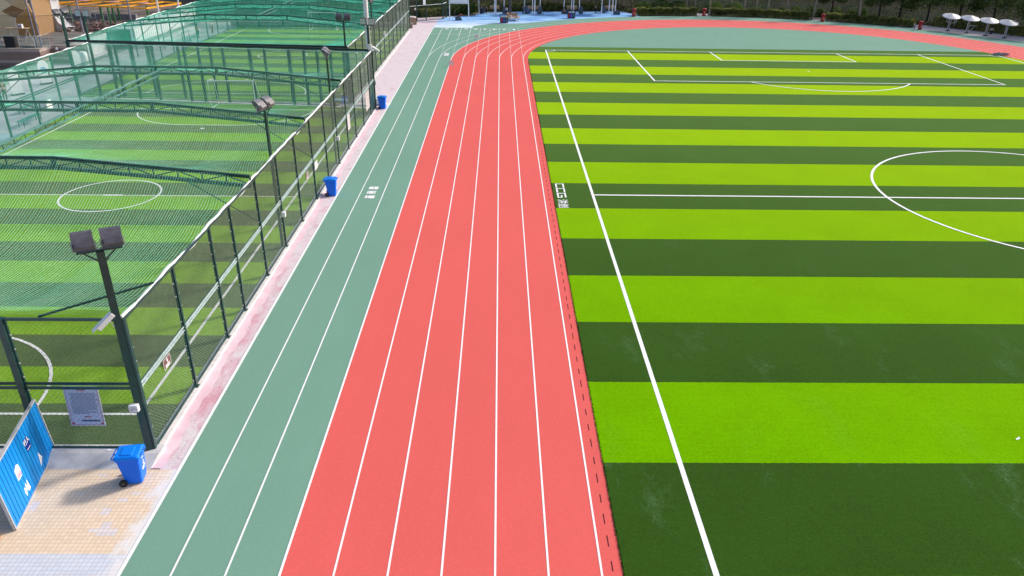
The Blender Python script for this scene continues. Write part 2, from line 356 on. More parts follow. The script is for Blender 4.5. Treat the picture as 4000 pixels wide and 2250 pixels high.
# lettering painted on turf and track
mb = MB(); x0_, x1_, lw = .70, 1.18, .085                   # boxy outlined capitals, tops towards the pitch
for k, y1_ in enumerate((5.70, 4.92, 4.14)):
    y0_ = y1_-.66; mb.strip([(x0_, y1_), (x1_, y1_)], lw, .031); mb.strip([(x1_-lw/2, y1_), (x1_-lw/2, y0_)], lw, .033); mb.strip([(x0_+lw/2, y1_), (x0_+lw/2, y0_)], lw, .033)
    if k == 2: mb.strip([(x0_, y0_), (.95, y0_)], lw, .035); mb.strip([(.93, y0_), (.93, y0_+.34)], lw, .037)
struct('turf_lettering', mb, WHITE)
def fitxy(o, x0, x1, y0, y1, rz):          # scale flat lettering into a ground rectangle
    vs = np.array([v.co[:2] for v in o.data.vertices]); mn = vs.min(0); mx = vs.max(0); c = (mn+mx)/2
    for v in o.data.vertices: v.co.x -= c[0]; v.co.y -= c[1]
    w_, h_ = mx-mn; X, Y = x1-x0, y1-y0
    o.scale = (Y/w_, X/h_, 1) if abs(math.sin(rz)) > .5 else (X/w_, Y/h_, 1)
    o.rotation_euler = (0, 0, rz); o.location = ((x0+x1)/2, (y0+y1)/2, o.location.z)
o = text_mesh('turf_lettering', '洪创', 1.0, WHITE, loc=(0, 0, .03), bold=.012); tag(o, kind='structure'); fitxy(o, .66, 1.20, 1.95, 3.18, -PI/2)
rl = random.Random(5)
def dense_glyph(mb, x0, x1, y0, y1, z):                # worn heavy characters whose strokes have run together
    n_ = 9; w_ = (x1-x0)/n_
    for k in range(n_):
        if rl.random() < .12: continue
        a_, b_ = y0+rl.random()*.12*(y1-y0), y1-rl.random()*.10*(y1-y0); xx = x0+(k+.5)*w_
        mb.strip([(xx, a_), (xx+.01, b_)], w_*rl.uniform(.75, 1.0), z)
    for f in (.12, .40, .64, .90): mb.strip([(x0+rl.random()*.05, y0+f*(y1-y0)), (x1-rl.random()*.05, y0+(f+.02)*(y1-y0))], .13*(y1-y0), z+.002)
mb = MB()
for y in (4.74, 4.03, 3.32): dense_glyph(mb, -9.43, -8.92, y-.24, y+.24, .024)
struct('track_lettering', mb, WHITE)
mb = MB()
for y in (48.0, 47.35, 46.7): dense_glyph(mb, -8.22, -7.72, y-.25, y+.25, .024)
struct('track_lettering', mb, WHITE)
for k, ch in enumerate('87654321'):
    nw = .13 if ch == '1' else .26
    x = -1.22*8+1.22*k+.61
    o = text_mesh('lane_number', ch, 1.0, WHITE, loc=(0, 0, .024), bold=.02); tag(o, kind='structure'); fitxy(o, x-nw, x+nw, 66.0, 66.95, PI)

# blue playground surface
bm_, n, b, L = nodes_of('blue_playground_rubber'); g = n.nodes.new('ShaderNodeNewGeometry'); P = g.outputs['Position']
c = mix_n(n, ramp_n(n, noise_n(n, mapped(n, P, (.5,1.2,1)), .35, 7, .65), .38, .62), (.10,.27,.66), (.30,.56,.84))
sp = n.nodes.new('ShaderNodeSeparateXYZ'); L(P, sp.inputs[0])
pale = ramp_n(n, math_n(n, 'ADD', math_n(n, 'MULTIPLY', math_n(n, 'SUBTRACT', 76.0, sp.outputs[1]), .07), noise_n(n, mapped(n, P, (.6,1.5,1)), .6, 6, .6)), .5, 1.0)
c = mix_n(n, pale, c, (.66,.78,.88)); L(c, b.inputs['Base Color']); b.inputs['Roughness'].default_value = .8
struct('playground_surface', MB().poly([(-10.9,67.0),(2,66),(20,80),(17.4,83.5),(17.2,85.2),(15.7,88.1),(9.8,87.2),(4.9,86.6),(.6,85.9),(-2.6,84.6),(-5.4,84.5),(-6.0,80.7),(-8.5,79),(-10,78.4),(-10.9,74.9)], .003), bm_)
struct('drain_cover', MB().poly([(-3.6,73.6),(-2.6,73.7),(-2.6,73.95),(-3.1,73.85),(-3.7,73.9)], .007), mat('dark_blue_patch', (.02,.05,.16), .7, .2))
struct('far_pavement', MB().poly([(53,66),(62.5,60.5),(70,55),(72,62),(57,77),(52,75)], .003), mat('mauve_grey_paving', (.50,.44,.47), .85, .2, .15, 1.5, detail=6))
struct('bin_pavement', MB().poly([(27.0,83.0),(29.0,82.9),(29.2,86),(27.0,86)], .003), MATS['mauve_grey_paving'])
struct('bin_pavement', MB().poly([(42.6,80.0),(44.6,78.8),(45.6,80.2),(43.4,81.6)], .003), MATS['mauve_grey_paving'])

# ---------------------------------------------------------------- caged small pitches
def ll(pts, t):                                # point on a polyline-like straight run
    return pts
c1x0, c1x1 = -33.45, -11.86                    # first cage, x range; its far side runs slightly askew
def back1(x): return 23.04 + (-11.8-x)*.112
c2x0, c2x1 = -35.5, -13.84
def front2(x): return 24.6 + (-13.8-x)*.07
cturf = turf_mat('cage_turf_bands', -15.27, 2.06, (.19,.35,.026), (.080,.13,.050), 14, .15, .3, (.9,.9,.4))
mb = MB().poly([(c1x0,-17.4),(-11.95,-17.4),(-11.95,back1(-11.9)),(c1x0,back1(c1x0))], .03); struct('cage_turf', mb, cturf)
cturf2 = turf_mat('cage_turf_bands_far', 26.6, 2.06, (.085,.135,.055), (.17,.32,.035), 14, .15, .15, (.8,.9,.3))
mb = MB().poly([(c2x0,front2(c2x0)),(-13.9,front2(-13.9)),(-13.9,66.2),(c2x0,66.2)], .03); struct('cage_turf', mb, cturf2)
CW = mat('chalky_cage_line', (.72,.72,.70), .9, .1, .12, 12)
def futsal(y0, y1, xl, xr, hy_, arcs_):
    m_ = MB(); z = .036; w_ = .10; xc = (xl+xr)/2
    m_.strip([(xl, y0-.05), (xl, y1+.05)], w_, z); m_.strip([(xr, y0-.05), (xr, y1+.05)], w_, z)
    m_.strip([(xl+.05, y0), (xr-.05, y0)], w_, z); m_.strip([(xl+.05, y1), (xr-.05, y1)], w_, z); m_.strip([(xl+.05, hy_), (xr-.05, hy_)], w_*.8, z)
    m_.strip(arc(xc, hy_, 2.42, 0, 360, 48)[:-1], w_, z+.003, True); m_.strip([(xc-.4, hy_), (xc+.6, hy_)], .16, z+.002)
    for yy, sgn in ((y0, 1), (y1, -1)):
        A = arc(xc+1.65, yy, 4.7, 0, 90*sgn, 14); B_ = arc(xc-1.65, yy, 4.7, 90*sgn, 180*sgn, 14); m_.strip(A+B_, w_, z+.004)
        m_.poly(arc(xc, yy+sgn*5.6, .14, 0, 340, 10), z+.004)
    return m_
struct('cage_lines', futsal(-15.8, 22.3, -32.1, -13.04, 3.25, 1), CW)
struct('cage_lines', futsal(27.6, 64.2, -33.85, -15.2, 45.6, 1), CW)

# welded / woven fence wire: straight diagonal wires between two heights along a line
def diag_wires(mb, a, b, z0, z1, s, r):
    a = np.array(a, float); b = np.array(b, float); Ln = np.linalg.norm(b-a); u = (b-a)/Ln; H = z1-z0; st = s*1.414
    for sg in (1, -1):
        t = np.arange(-H, Ln, st) if sg == 1 else np.arange(0, Ln+H, st)
        t0 = t.copy(); t1 = t+sg*H; zz0 = np.full_like(t, z0); zz1 = np.full_like(t, z1)
        lo, hi = np.minimum(t0, t1), np.maximum(t0, t1)
        k = (hi > .02) & (lo < Ln-.02); t0, t1, zz0, zz1 = t0[k], t1[k], zz0[k], zz1[k]
        def clip(tt, ta, za, zb):
            c = np.clip(tt, 0, Ln); f = (c-ta)/(H*sg); return c, z0+f*H
        c0, y0_ = clip(t0, t0, 0, 0); c1, y1_ = clip(t1, t0, 0, 0)
        off = .004*sg; nrm = np.array([-u[1], u[0]])*off
        mb.wires(np.c_[a[0]+u[0]*c0+nrm[0], a[1]+u[1]*c0+nrm[1], y0_], np.c_[a[0]+u[0]*c1+nrm[0], a[1]+u[1]*c1+nrm[1], y1_], r)

def fence(label, posts, H=4.2, thick=(), lower=.085, upper=.05, rope=True, mid=2.12, group='cage fence sides', base_z=.08, railm=None, pm=None, wm=None, pw=.09, clips=True, wr=.0033, skip=()):
    a, b = posts[0], posts[-1]; t = thing('cage_fence', label, 'fence', (a[0], a[1], 0), group=None)
    u = (Vector((b[0], b[1], 0))-Vector((a[0], a[1], 0))).normalized(); ang = math.atan2(u.y, u.x)
    for i, q in enumerate(posts):
        w_ = .17 if i in thick else pw
        m_ = MB().box((q[0], q[1], (H+base_z)/2), (w_, w_, H-base_z), ang)
        m_.box((q[0], q[1], base_z+.01), (w_+.09, w_+.09, .02), ang)
        part('post', m_, pm or GREEN_STEEL, t, True)
    A = lambda z, o=0: (a[0]-u.y*o, a[1]+u.x*o, z); B_ = lambda z, o=0: (b[0]-u.y*o, b[1]+u.x*o, z)
    part('top_rail', MB().bar(A(H-.02), B_(H-.02), .06), GREEN_STEEL, t, True)
    part('middle_rail', MB().bar(A(mid), B_(mid), .05).bar(A(mid+.11), B_(mid+.11), .05), railm or RAIL_GLINT, t, True)
    part('bottom_rail', MB().bar(A(base_z+.05), B_(base_z+.05), .04), GREEN_STEEL, t, True)
    m_ = MB(); diag_wires(m_, a[:2], b[:2], base_z+.06, mid-.02, lower, wr); part('lower_wire_mesh', m_, wm or WIRE, t, True)
    m_ = MB(); diag_wires(m_, a[:2], b[:2], mid+.13, H-.05, upper, wr*.72); part('upper_wire_mesh', m_, wm or WIRE_FINE, t, True)
    # one welded frame per bay, with round fixing clips along its uprights
    cl = MB()
    for q, q2 in zip(posts, posts[1:]):
        pa = (q[0]+u.x*.10, q[1]+u.y*.10); pb = (q2[0]-u.x*.10, q2[1]-u.y*.10)
        m_ = MB()
        for zz in (base_z+.10, mid-.045, mid+.155, H-.06): m_.bar((*pa, zz), (*pb, zz), .022)
        for pp, sg in ((pa, 1), (pb, -1)):
            m_.bar((*pp, base_z+.05), (*pp, H-.04), .03)
            if clips:
                z = .35
                while z < H-.1: cl.box((pp[0]+u.x*sg*.03, pp[1]+u.y*sg*.03, z), (.035, .035, .03)); z += .42
        part('panel_frame', m_, GREEN_STEEL, t, True)
    if clips: part('fixing_clips', cl, mat('worn_metal_clip', (.42,.44,.42), .45, .5, .3, 20), t, True)['kind'] = 'stuff'
    if rope:
        pts = []; L_ = (Vector(b[:2])-Vector(a[:2])).length; s_ = 0; cum = [ (Vector(q[:2])-Vector(a[:2])).length for q in posts]
        while s_ <= L_:
            j = max(k for k in range(len(cum)) if cum[k] <= s_+1e-6); nx = cum[min(j+1, len(cum)-1)]; sp_ = max(nx-cum[j], .01); f = (s_-cum[j])/sp_
            sag = -.10*math.sin(PI*min(f, 1))*(.6+.4*math.sin(j*2.3))
            pts.append((a[0]+u.x*s_-u.y*.04, a[1]+u.y*s_+u.x*.04, H+.045+sag+.015*math.sin(s_*5.1))); s_ += .3
        m_ = MB().tube(pts, .048, 5)
        m_.tube([(p[0]-u.y*.03*math.sin(i*.7), p[1]+.03*u.x, p[2]+.03*math.sin(i*.9+1)-.05) for i, p in enumerate(pts)], .022, 4)
        part('white_edge_rope', m_, ROPE, t, True)
    return t
X1 = -11.86
ys1 = [-17.5,-14.38,-11.34,-9.35,-6.33,-3.33,-.30,2.82,5.90,8.93,11.97,14.76,17.83,20.92,23.04]
F1 = fence('long green near-cage fence along the pink strip, with notices and white rope on top', [(X1+.005*i, y) for i, y in enumerate(ys1)], thick=(14,))
ys2 = [24.6,27.9,31.1,34.4,37.71,40.66,43.59,47.01,50.41,53.46,56.73,59.86,63.99,66.3]
F2 = fence('dark green fence of the far cage, set back beyond the tall white pole', [(-13.83, y) for y in ys2], thick=(0, 13), lower=.10, upper=.055, wr=.0035, clips=False)
F3 = fence('near end fence of the cage beside the blue hoarding, with a red-bordered notice board', [(X1-.12,-17.5),(-14.93,-17.5),(-18.0,-17.5),(-21.1,-17.5)], thick=(1,), lower=.10, upper=.10, rope=False, railm=GREEN_STEEL)
bx_ = [-11.81,-13.9,-14.9,-16.9,-18.0,-19.9,-21.0,-23.1,-25.0,-26.1,-28.6,-30.2,-32.0,-33.45]
GPOST = mat('mid_green_painted_post', (.006,.105,.075), .4, .4, .25, 5); GWIRE = mat('bright_green_wire', (.02,.22,.15), .5, .3, .2, 3)
F4 = fence('cross fence of double green columns closing the far end of the near cage', [(x, back1(x)) for x in bx_], rope=False, lower=.11, upper=.11, wr=.0042, clips=False, pw=.12, wm=GWIRE, H=4.24)
F5 = fence('cross fence at the near end of the far cage, right behind the first cross fence', [(x, front2(x)) for x in (-13.83,-16.2,-18.4,-21.4,-24.4,-26.9,-29.2,-31.8,-35.4)], rope=False, lower=.11, upper=.11, wr=.0042, clips=False, pw=.12, wm=GWIRE)
for F_, a_, b_, h_ in ((F4, (-11.81, 23.04), (-33.45, back1(-33.45)), 4.24), (F5, (-13.83, 24.6), (-35.4, front2(-35.4)), 4.2)):
    part('top_bar', MB().bar((*a_, h_+.06), (*b_, h_+.06), .10), mat('near_black_steel', (.010,.014,.018), .4, .5), F_, True)
part('white_edge_rope', MB().tube([(-11.81-21.6*k/40, back1(-11.81-21.6*k/40)-.05, 4.13+.03*math.sin(k*1.3)) for k in range(41)], .028, 5), ROPE, F4, True)
F6 = fence('left side fence of the near cage in front of the grey yard and white boards', [(c1x0, y) for y in (-17.5,-14,-10.5,-7,-3.5,0,3.4,6.8,10.1,13.46,16.81,19.9,22.4,25.45)], lower=.11, upper=.11, wr=.0042, clips=False, pm=GPOST, wm=GWIRE, railm=GPOST)
F7 = fence('left side fence of the far cage before the white hall and steps', [(c2x0, y) for y in (26.1,29.4,32.7,36,39.3,42.5,45.6,48.8,52.3,55.6,59,62.5,66.3)], lower=.11, upper=.11, wr=.0042, clips=False, pm=GPOST, wm=GWIRE, railm=GPOST)
F8 = fence('farthest cross fence of the far cage in front of dark hedging', [(x, 66.3) for x in (-13.83,-17,-20.2,-23.4,-26.6,-29.8,-32.8,-35.5)], lower=.11, upper=.11, wr=.0042, clips=False, pm=GPOST, wm=GWIRE, railm=GPOST)

# roof trusses
def ztop(x, xc, half):                         # shallow arch of a truss top chord
    d = abs(x-xc)/half; return 4.38 + .66*(1-max(0, (d-.33)/.67)) if d > .33 else 5.04
def truss(label, y, x0, x1, y1=None):
    xc, half = (x0+x1)/2, (x1-x0)/2; t = thing('roof_truss', label, 'truss', (x1, y, 0), group='arched roof trusses of the cages')
    N = 24; X = [x0+(x1-x0)*i/N for i in range(N+1)]
    m_ = MB()
    kn = [x0, xc-half*.33, xc, xc+half*.33, x1]
    for a, b in zip(kn, kn[1:]): m_.bar((a, y, ztop(a, xc, half)), (b, y, ztop(b, xc, half)), .115)
    part('top_chord', m_, GREEN_ROOF, t, True)
    m_ = MB(); lo = lambda x: ztop(x, xc, half)-.37
    for a, b in zip(kn, kn[1:]): m_.bar((a, y, lo(a)), (b, y, lo(b)), .13)
    part('bottom_chord', m_, GREEN_ROOF, t, True)
    m_ = MB()
    for i, x in enumerate(X):
        m_.bar((x, y, lo(x)+.03), (x, y, ztop(x, xc, half)-.03), .045)
        if i < N:
            x2 = X[i+1]
            if i % 2: m_.bar((x, y, ztop(x, xc, half)-.04), (x2, y, lo(x2)+.04), .04)
            else: m_.bar((x, y, lo(x)+.04), (x2, y, ztop(x2, xc, half)-.04), .04)
    part('web_bars', m_, GREEN_ROOF, t, True)
    for x in kn[1:4]: part('splice_block', MB().box((x, y, ztop(x, xc, half)-.16), (.15, .12, .36)), GREEN_ROOF, t, True)
    for s_, xe in ((-1, x1), (1, x0)):
        part('knee_brace', MB().bar((xe+s_*2.7, y+.15, lo(xe+s_*2.7)+.02), (xe, y+.5, 2.3), .035), GREEN_ROOF, t, True)
    return t
TY1 = [-6.65, 2.3, 11.5]; TY2 = [35.9, 44.4, 52.6, 60.4]
for y, l in zip(TY1, ('nearest roof truss, over the centre circle of the near cage', 'second roof truss of the near cage, just beyond the first', 'third roof truss of the near cage, in front of its far goal')):
    truss(l, y, c1x0, c1x1)
for y, l in zip(TY2, ('first roof truss of the far cage beyond the double cross fence', 'second roof truss of the far cage', 'third roof truss of the far cage, high at the picture top', 'last roof truss of the far cage at the picture top')):
    truss(l, y, c2x0, c2x1)
def beam(label, x, y0, y1):
    t = thing('roof_beam', label, 'beam', (x, y0, 0)); z = 4.86
    part('chord', MB().bar((x, y0, z), (x, y1, z), .065).bar((x, y0, z-.27), (x, y1, z-.27), .065), mat('glint_toned_beam', (.09,.24,.22), .3, .6, .25, 6), t, True)  # pale chord colour stands in for specular shine on the beam
    m_ = MB(); y = y0+.4; i = 0
    while y < y1-.9:
        m_.bar((x, y, z-.25), (x, y, z-.02), .024)
        m_.bar((x, y, z-(.25 if i % 2 else .03)), (x, y+.8, z-(.03 if i % 2 else .25)), .02); y += .8; i += 1
    part('web_bars', m_, GREEN_ROOF, t, True)
beam('long pale lattice beam running lengthwise under the near cage net', -22.45, -17.4, 11.45)
beam('long pale lattice beam running lengthwise under the far cage net', -24.2, 35.95, 66)
part_ = thing('corner_brace', 'slanting green strut across the near roof corner by the camera', 'strut', (-14.0,-17.45,4.22))
part('strut', MB().bar((-14.0,-17.45,4.22), (-11.9,-15.5,4.24), .05), GREEN_ROOF, part_, True)

# sagging knotted nets over each cage
def net(label, x0, x1, sup, front, back, sag, A=.095, B_=.10, ra=.0031, rb=.0012, seed=0, nm=None):
    xc, half = (x0+x1)/2, (x1-x0)/2
    zt = np.vectorize(lambda x: ztop(x, xc, half)+.05)
    def surf(x, y):
        yf, yb = front(x), back(x); S = [np.full_like(x, 0)+yf] + [np.full_like(x, s) for s in sup] + [yb]
        Z = [np.full_like(x, 4.26)] + [zt(x)]*len(sup) + [np.full_like(x, 4.26)]
        z = np.full_like(x, np.nan)
        for i in range(len(S)-1):
            f = (y-S[i])/(S[i+1]-S[i]); k = (f >= -1e-3) & (f <= 1.001)
            dx = np.clip(np.minimum(x-x0, x1-x)/3.0, 0, 1)
            wob = 1+.12*np.sin(x*.55+i*2+seed)
            zz = Z[i]*(1-f)+Z[i+1]*f - sag*4*f*(1-f)*dx*wob; z = np.where(k, zz, z)
        e = np.clip(1-np.minimum(x-x0, x1-x)/1.2, 0, 1)**2; z = z*(1-e)+(4.2+.03*np.sin(y*2.07))*e
        return z
    m_ = MB(); k_ = .22; y00 = float(np.min(front(np.array([x0, x1]))))
    def run(P0, d, Lmax, r):
        s = np.arange(0, Lmax, .45); X = P0[:, None, 0]+d[0]*s; Y = P0[:, None, 1]+d[1]*s
        if abs(d[1]) > .7: X = X + .55*9*np.exp(-np.clip(Y-y00, 0, 99)/4.2)*-.33
        e = np.clip(1-(x1-X)/2.2, 0, 1)**2                        # strands pucker towards the gathered edge
        Y = Y + e*.16*np.sin(Y*2.1+X*1.3); X2 = X + .03*e*np.sin(Y*3.1+X*2.0)
        ok = (X2 > x0) & (X2 < x1) & (Y > front(X2)) & (Y < back(X2)); Z = surf(np.clip(X2, x0, x1), Y)
        ok &= ~np.isnan(Z); seg = ok[:, :-1] & ok[:, 1:]
        Q = np.stack([X2, Y, Z], -1); m_.wires(Q[:, :-1][seg], Q[:, 1:][seg], r)
    Ly = 46; n_ = math.hypot(1, k_)
    xs = np.arange(x0-1, x1+Ly*k_+1, A*n_); xs = xs + np.random.normal(0, .006, len(xs)); P0 = np.c_[xs, np.full_like(xs, float(np.min(front(np.array([x0, x1])))))-.5]; run(P0, (-k_/n_, 1/n_), Ly+2, ra)
    ys_ = np.arange(float(np.min(front(np.array([x0, x1]))))-8, 70, B_*n_); ys_ = ys_ + np.random.normal(0, .015, len(ys_)); P0 = np.c_[np.full_like(ys_, x0), ys_]; run(P0, (1/n_, k_/n_), half*2+2, rb)
    t = thing('roof_net', label, 'net', (x1, float(front(np.array([x1]))[0]), 4.2)); part('net_mesh', m_, nm or NETM, t, True); return t
n1 = net('sagging green net stretched over the near cage roof', c1x0, c1x1, TY1, lambda x: np.full_like(x, -17.45), lambda x: 23.04+(-11.8-x)*.112, .78)
n2 = net('sagging green net stretched over the far cage roof', c2x0, c2x1, TY2, lambda x: 24.6+(-13.8-x)*.07, lambda x: np.full_like(x, 66.2), .85, .10, .10, .0046, .0027, 3, mat('deep_green_nylon_net', (.04,.60,.42), .6, .3, .2, 1.2, col2=(.16,.82,.60)))

# ---------------------------------------------------------------- floodlight posts
HOUS = mat('dark_grey_lamp_housing', (.095,.088,.105), .35, .5, .25, 7)
GLASS = mat('floodlight_glass', (.55,.57,.60), .12, .8, .1, 5)
def lamp_post(label, x, y, top, rz, w_=.10, base=.05, tilt=-48, light=False):
    t = thing('floodlight_post', label, 'floodlight', (x, y, 0), rz, 'twin floodlight posts of the cages')
    part('pole', MB().box((0, 0, (top+base)/2), (w_, w_, top-base)).box((0,0,base+.01), (w_+.12, w_+.12, .02)), GREEN_STEEL, t)
    m_ = MB().box((0, 0, top+.02), (1.0, .07, .05))
    m_.bar((-.36, 0, top), (-.03, 0, top-.30), .035).bar((.36, 0, top), (.03, 0, top-.30), .035)
    part('crossbar', m_, GREEN_STEEL, t)
    for sx in (-.31, .31):
        # housing: curved back shell facing -Y, glass facing +Y, tilted back
        M = Matrix.Translation((sx, .03, top+.30)) @ Matrix.Rotation(math.radians(tilt+18), 4, 'X')
        rings = []
        for xx in (-.235, .235):
            ring = []
            for yy, zz in ((.09,-.23),(.09,.23),(.03,.25),(-.045,.19),(-.10,.07),(-.125,-.06),(-.12,-.17),(-.04,-.235)):
                ring.append(tuple(M @ Vector((xx, yy, zz))))
            rings.append(ring)
        h = part('lamp_housing', MB().loft(rings), mat('pale_grey_lamp_housing', (.13,.125,.14), .35, .5, .2, 7) if light else HOUS, t)
        part('gear_box', MB().box(None, (.36, .08, .13), M=M @ Matrix.Translation((.0, -.13, -.12))), HOUS, h)
        part('lamp_glass', MB().box(None, (.42, .012, .40), M=M @ Matrix.Translation((0, .098, 0))), GLASS, h)
        part('bracket', MB().bar(tuple(M @ Vector((-.26, 0, -.02))), (sx-.25, 0, top+.05), .022).bar(tuple(M @ Vector((.26, 0, -.02))), (sx+.25, 0, top+.05), .022), mat('galvanised_bracket', (.5,.5,.48), .4, .6, .25, 12), t)
    return t
lamp_post('nearest twin floodlight on the thick corner post above the white camera', -12.0, -17.52, 6.08, math.radians(28), .18)
lamp_post('twin floodlight turned sideways above the second fence post run, left of the far blue bin', -11.99, -3.33, 6.1, math.radians(75), .10, light=True)
lamp_post('twin floodlight seen edge-on, halfway along the near cage fence', -11.98, 8.93, 6.15, math.radians(95), .10, light=True)
lamp_post('twin floodlight facing us on the end post before the tall white pole', -11.95, 23.1, 6.0, math.radians(172), .15, tilt=-30)
lamp_post('twin floodlight at the near right corner of the far cage, backs towards us', -14.0, 24.72, 6.1, math.radians(5), .13)
lamp_post('twin floodlight rising just right of the tall white pole on the far cage', -13.97, 37.7, 6.0, math.radians(80), .10)
lamp_post('farthest twin floodlight on the far cage fence, cut off by the picture top', -13.97, 50.4, 6.1, math.radians(80), .10)
lamp_post('dark twin floodlight at the left front corner of the far cage', -35.45, 26.2, 6.0, math.radians(60), .15)
lamp_post('twin floodlight with bright glass at the far left corner of the near cage', -33.5, 25.6, 6.0, math.radians(175), .15, tilt=-20)

# tall white pole
t = thing('flagpole', 'tall thick white pole between the two cages', 'pole', (-12.5, 26, 0))
wp = mat('white_painted_pole', (.80,.79,.84), .35, .5, .05, 1.2)
part('shaft', MB().lathe([(.20,.05),(.195,3),(.17,9),(.14,14)], n=24), wp, t, smooth=True)
part('base_flange', MB().lathe([(.34,0),(.34,.05),(.22,.06),(.22,.12)], n=20), wp, t)

# ---------------------------------------------------------------- wheelie bins
BLUE = mat('blue_bin_plastic', (.003,.165,.92), .4, .25, .06, 3); BLUE2 = mat('blue_bin_lid_plastic', (.002,.20,.80), .42, .25, .06, 3)
BLK = mat('black_rubber', (.015,.015,.016), .6, .4, .2, 9)
def rrect(w_, d_, r, z, cx=0, n=3):
    pts = []
    for (sx, sy, a0) in ((1,1,0), (-1,1,90), (-1,-1,180), (1,-1,270)):
        for i in range(n+1):
            a = math.radians(a0+90*i/n); pts.append((cx+sx*(w_/2-r)+r*math.cos(a), sy*(d_/2-r)+r*math.sin(a), z))
    return pts
def wheelie_bin(label, loc, rz):
    t = thing('wheelie_bin', label, 'bin', loc, rz, 'blue wheelie bins along the track')
    part('body', MB().loft([rrect(.40,.42,.05,.03,.02), rrect(.42,.44,.05,.10,.02), rrect(.56,.54,.05,.80,0), rrect(.61,.58,.05,.81,0), rrect(.61,.58,.05,.86,0)]), BLUE, t)
    lid = part('lid', MB().loft([rrect(.64,.60,.05,.862,-.005), rrect(.64,.60,.05,.885,-.005), rrect(.56,.52,.07,.925,-.02), rrect(.30,.40,.05,.928,-.02), rrect(.28,.38,.05,.95,-.02)]), BLUE2, t)
    part('lid_handle', MB().tube([(.30,-.16,.89),(.36,-.16,.90),(.36,-.06,.90),(.30,-.06,.89)], .012, 5).tube([(.30,.06,.89),(.36,.06,.90),(.36,.16,.90),(.30,.16,.89)], .012, 5), BLUE2, lid)
    part('rear_handle', MB().tube([(-.30,-.22,.84),(-.39,-.22,.85),(-.39,.22,.85),(-.30,.22,.84)], .016, 6).box((-.33,0,.84), (.10,.03,.03)), BLUE2, t)
    for s_ in (-1, 1):
        wh = part('wheel', MB().tube([(-.22, s_*.24, .10), (-.22, s_*.30, .10)], .10, 16), BLK, t)
        part('wheel_hub', MB().tube([(-.22, s_*.295, .10), (-.22, s_*.308, .10)], .045, 10), mat('dark_grey_hub', (.08,.08,.09), .5), wh)
    part('axle', MB().tube([(-.22,-.25,.10), (-.22,.25,.10)], .012, 6), BLK, t)
    m_ = MB(); 
    for k in range(3):                                        # chasing-arrow triangle
        a = math.radians(90+120*k); b_ = math.radians(90+120*(k+1)); p0 = Vector((.075*math.cos(a), .075*math.sin(a))); p1 = Vector((.075*math.cos(b_), .075*math.sin(b_)))
        q0, q1 = p0.lerp(p1, .12), p0.lerp(p1, .80); f = lambda q: (.243+(q.y+.55)*.055+.012, q.x, q.y+.56)
        m_.bar(f(q0), f(q1), .020, .004, up=(1,0,0))
    for zz, ww in ((.44,.10),(.40,.13),(.36,.08)): m_.bar((.232+zz*.055+.01, -ww, zz), (.232+zz*.055+.01, ww, zz), .016, .004, up=(1,0,0))
    m_.bar((.285, -.06, .70), (.285, .06, .70), .025, .004, up=(1,0,0))
    part('printed_symbol', m_, WHITE, t)
    return t
wb = wheelie_bin('nearest blue wheelie bin on the tiles by the cage corner', (-11.92,-18.62,.002), math.radians(8))
dup(wb, (-11.2, 3.65, .004), math.radians(4), 'blue wheelie bin halfway along the pink strip beside the fence')
dup(wb, (-11.25, 23.15, .004), math.radians(-3), 'farthest blue wheelie bin, by the gate and a white box')
t = thing('storage_box', 'low white box behind the farthest blue bin at the cage gate', 'box', (-11.6, 24.6, 0))
part('body', MB().loft([rrect(.7,.8,.05,.05), rrect(.74,.84,.05,.42)]), ROPE, t); part('base', MB().box((0,0,.03), (.62,.72,.06)), BLK, t); part('lid', MB().loft([rrect(.78,.88,.06,.421), rrect(.74,.84,.08,.50)]), WHITE, t)

# ---------------------------------------------------------------- blue corrugated hoarding panel
a = Vector((-14.02,-20.45,0)); b_ = Vector((-14.57,-17.86,0)); u = (b_-a).normalized()
t = thing('hoarding_panel', 'leaning blue ribbed metal hoarding with torn stickers at the left edge', 'panel', (a.x, a.y, 0), math.atan2(u.y, u.x)-PI/2)
t.rotation_euler.y = math.radians(-4)
pm = mat('bright_blue_sheet_metal', (.004,.20,.62), .45, .25, .08, .8, col2=(.005,.28,.74))
m_ = MB(); Ln = 3.05; y = 0
while y < Ln:                                                 # raised ribs and shallow grooves
    e = min(y+.155, Ln); m_.box((.012, (y+e)/2, .86), (.010, e-y-.014, 1.64)); y += .165
part('ribbed_sheet', m_, pm, t)
part('backing_sheet', MB().box((0, Ln/2, .86), (.014, Ln, 1.64)), mat('deep_blue_backing', (.003,.07,.30), .4), t)  # darker blue that shows between the ribs
fr = mat('grey_aluminium_frame', (.46,.46,.48), .4, .6, .1, 9)
part('frame', MB().box((.005, Ln/2, 1.70), (.075, Ln+.06, .045)).box((.005, -.02, .86), (.075, .035, 1.68)).box((.005, Ln+.02, .86), (.075, .035, 1.68)).box((.005, Ln/2, .03), (.075, Ln+.06, .04)), fr, t)
def quad(y, z, w_, h_, m, x=.0205, name='sticker', sh=0, par=None, pts=None, label=None):
    pts = pts or [(-.5,-.5),(.5,-.5),(.5,.5),(-.5,.5)]
    q = MB().add([(x, y+p[0]*w_, z+p[1]*h_) for p in pts] + [(x-.003, y+p[0]*w_, z+p[1]*h_) for p in pts], [tuple(range(len(pts))), tuple(range(len(pts), 2*len(pts)))[::-1]]+[(i,(i+1)%len(pts),len(pts)+(i+1)%len(pts),len(pts)+i) for i in range(len(pts))])
    return part(name, q, m, par or t, label=label)
s1 = quad(1.92, 1.12, .29, .36, mat('navy_sticker', (.008,.03,.26), .4), label='navy sign sticker with white characters')
o = text_mesh('sticker_lettering', '行人', .17, WHITE, s1, (.0225, 1.92, 1.20), (PI/2, 0, PI/2), .004)
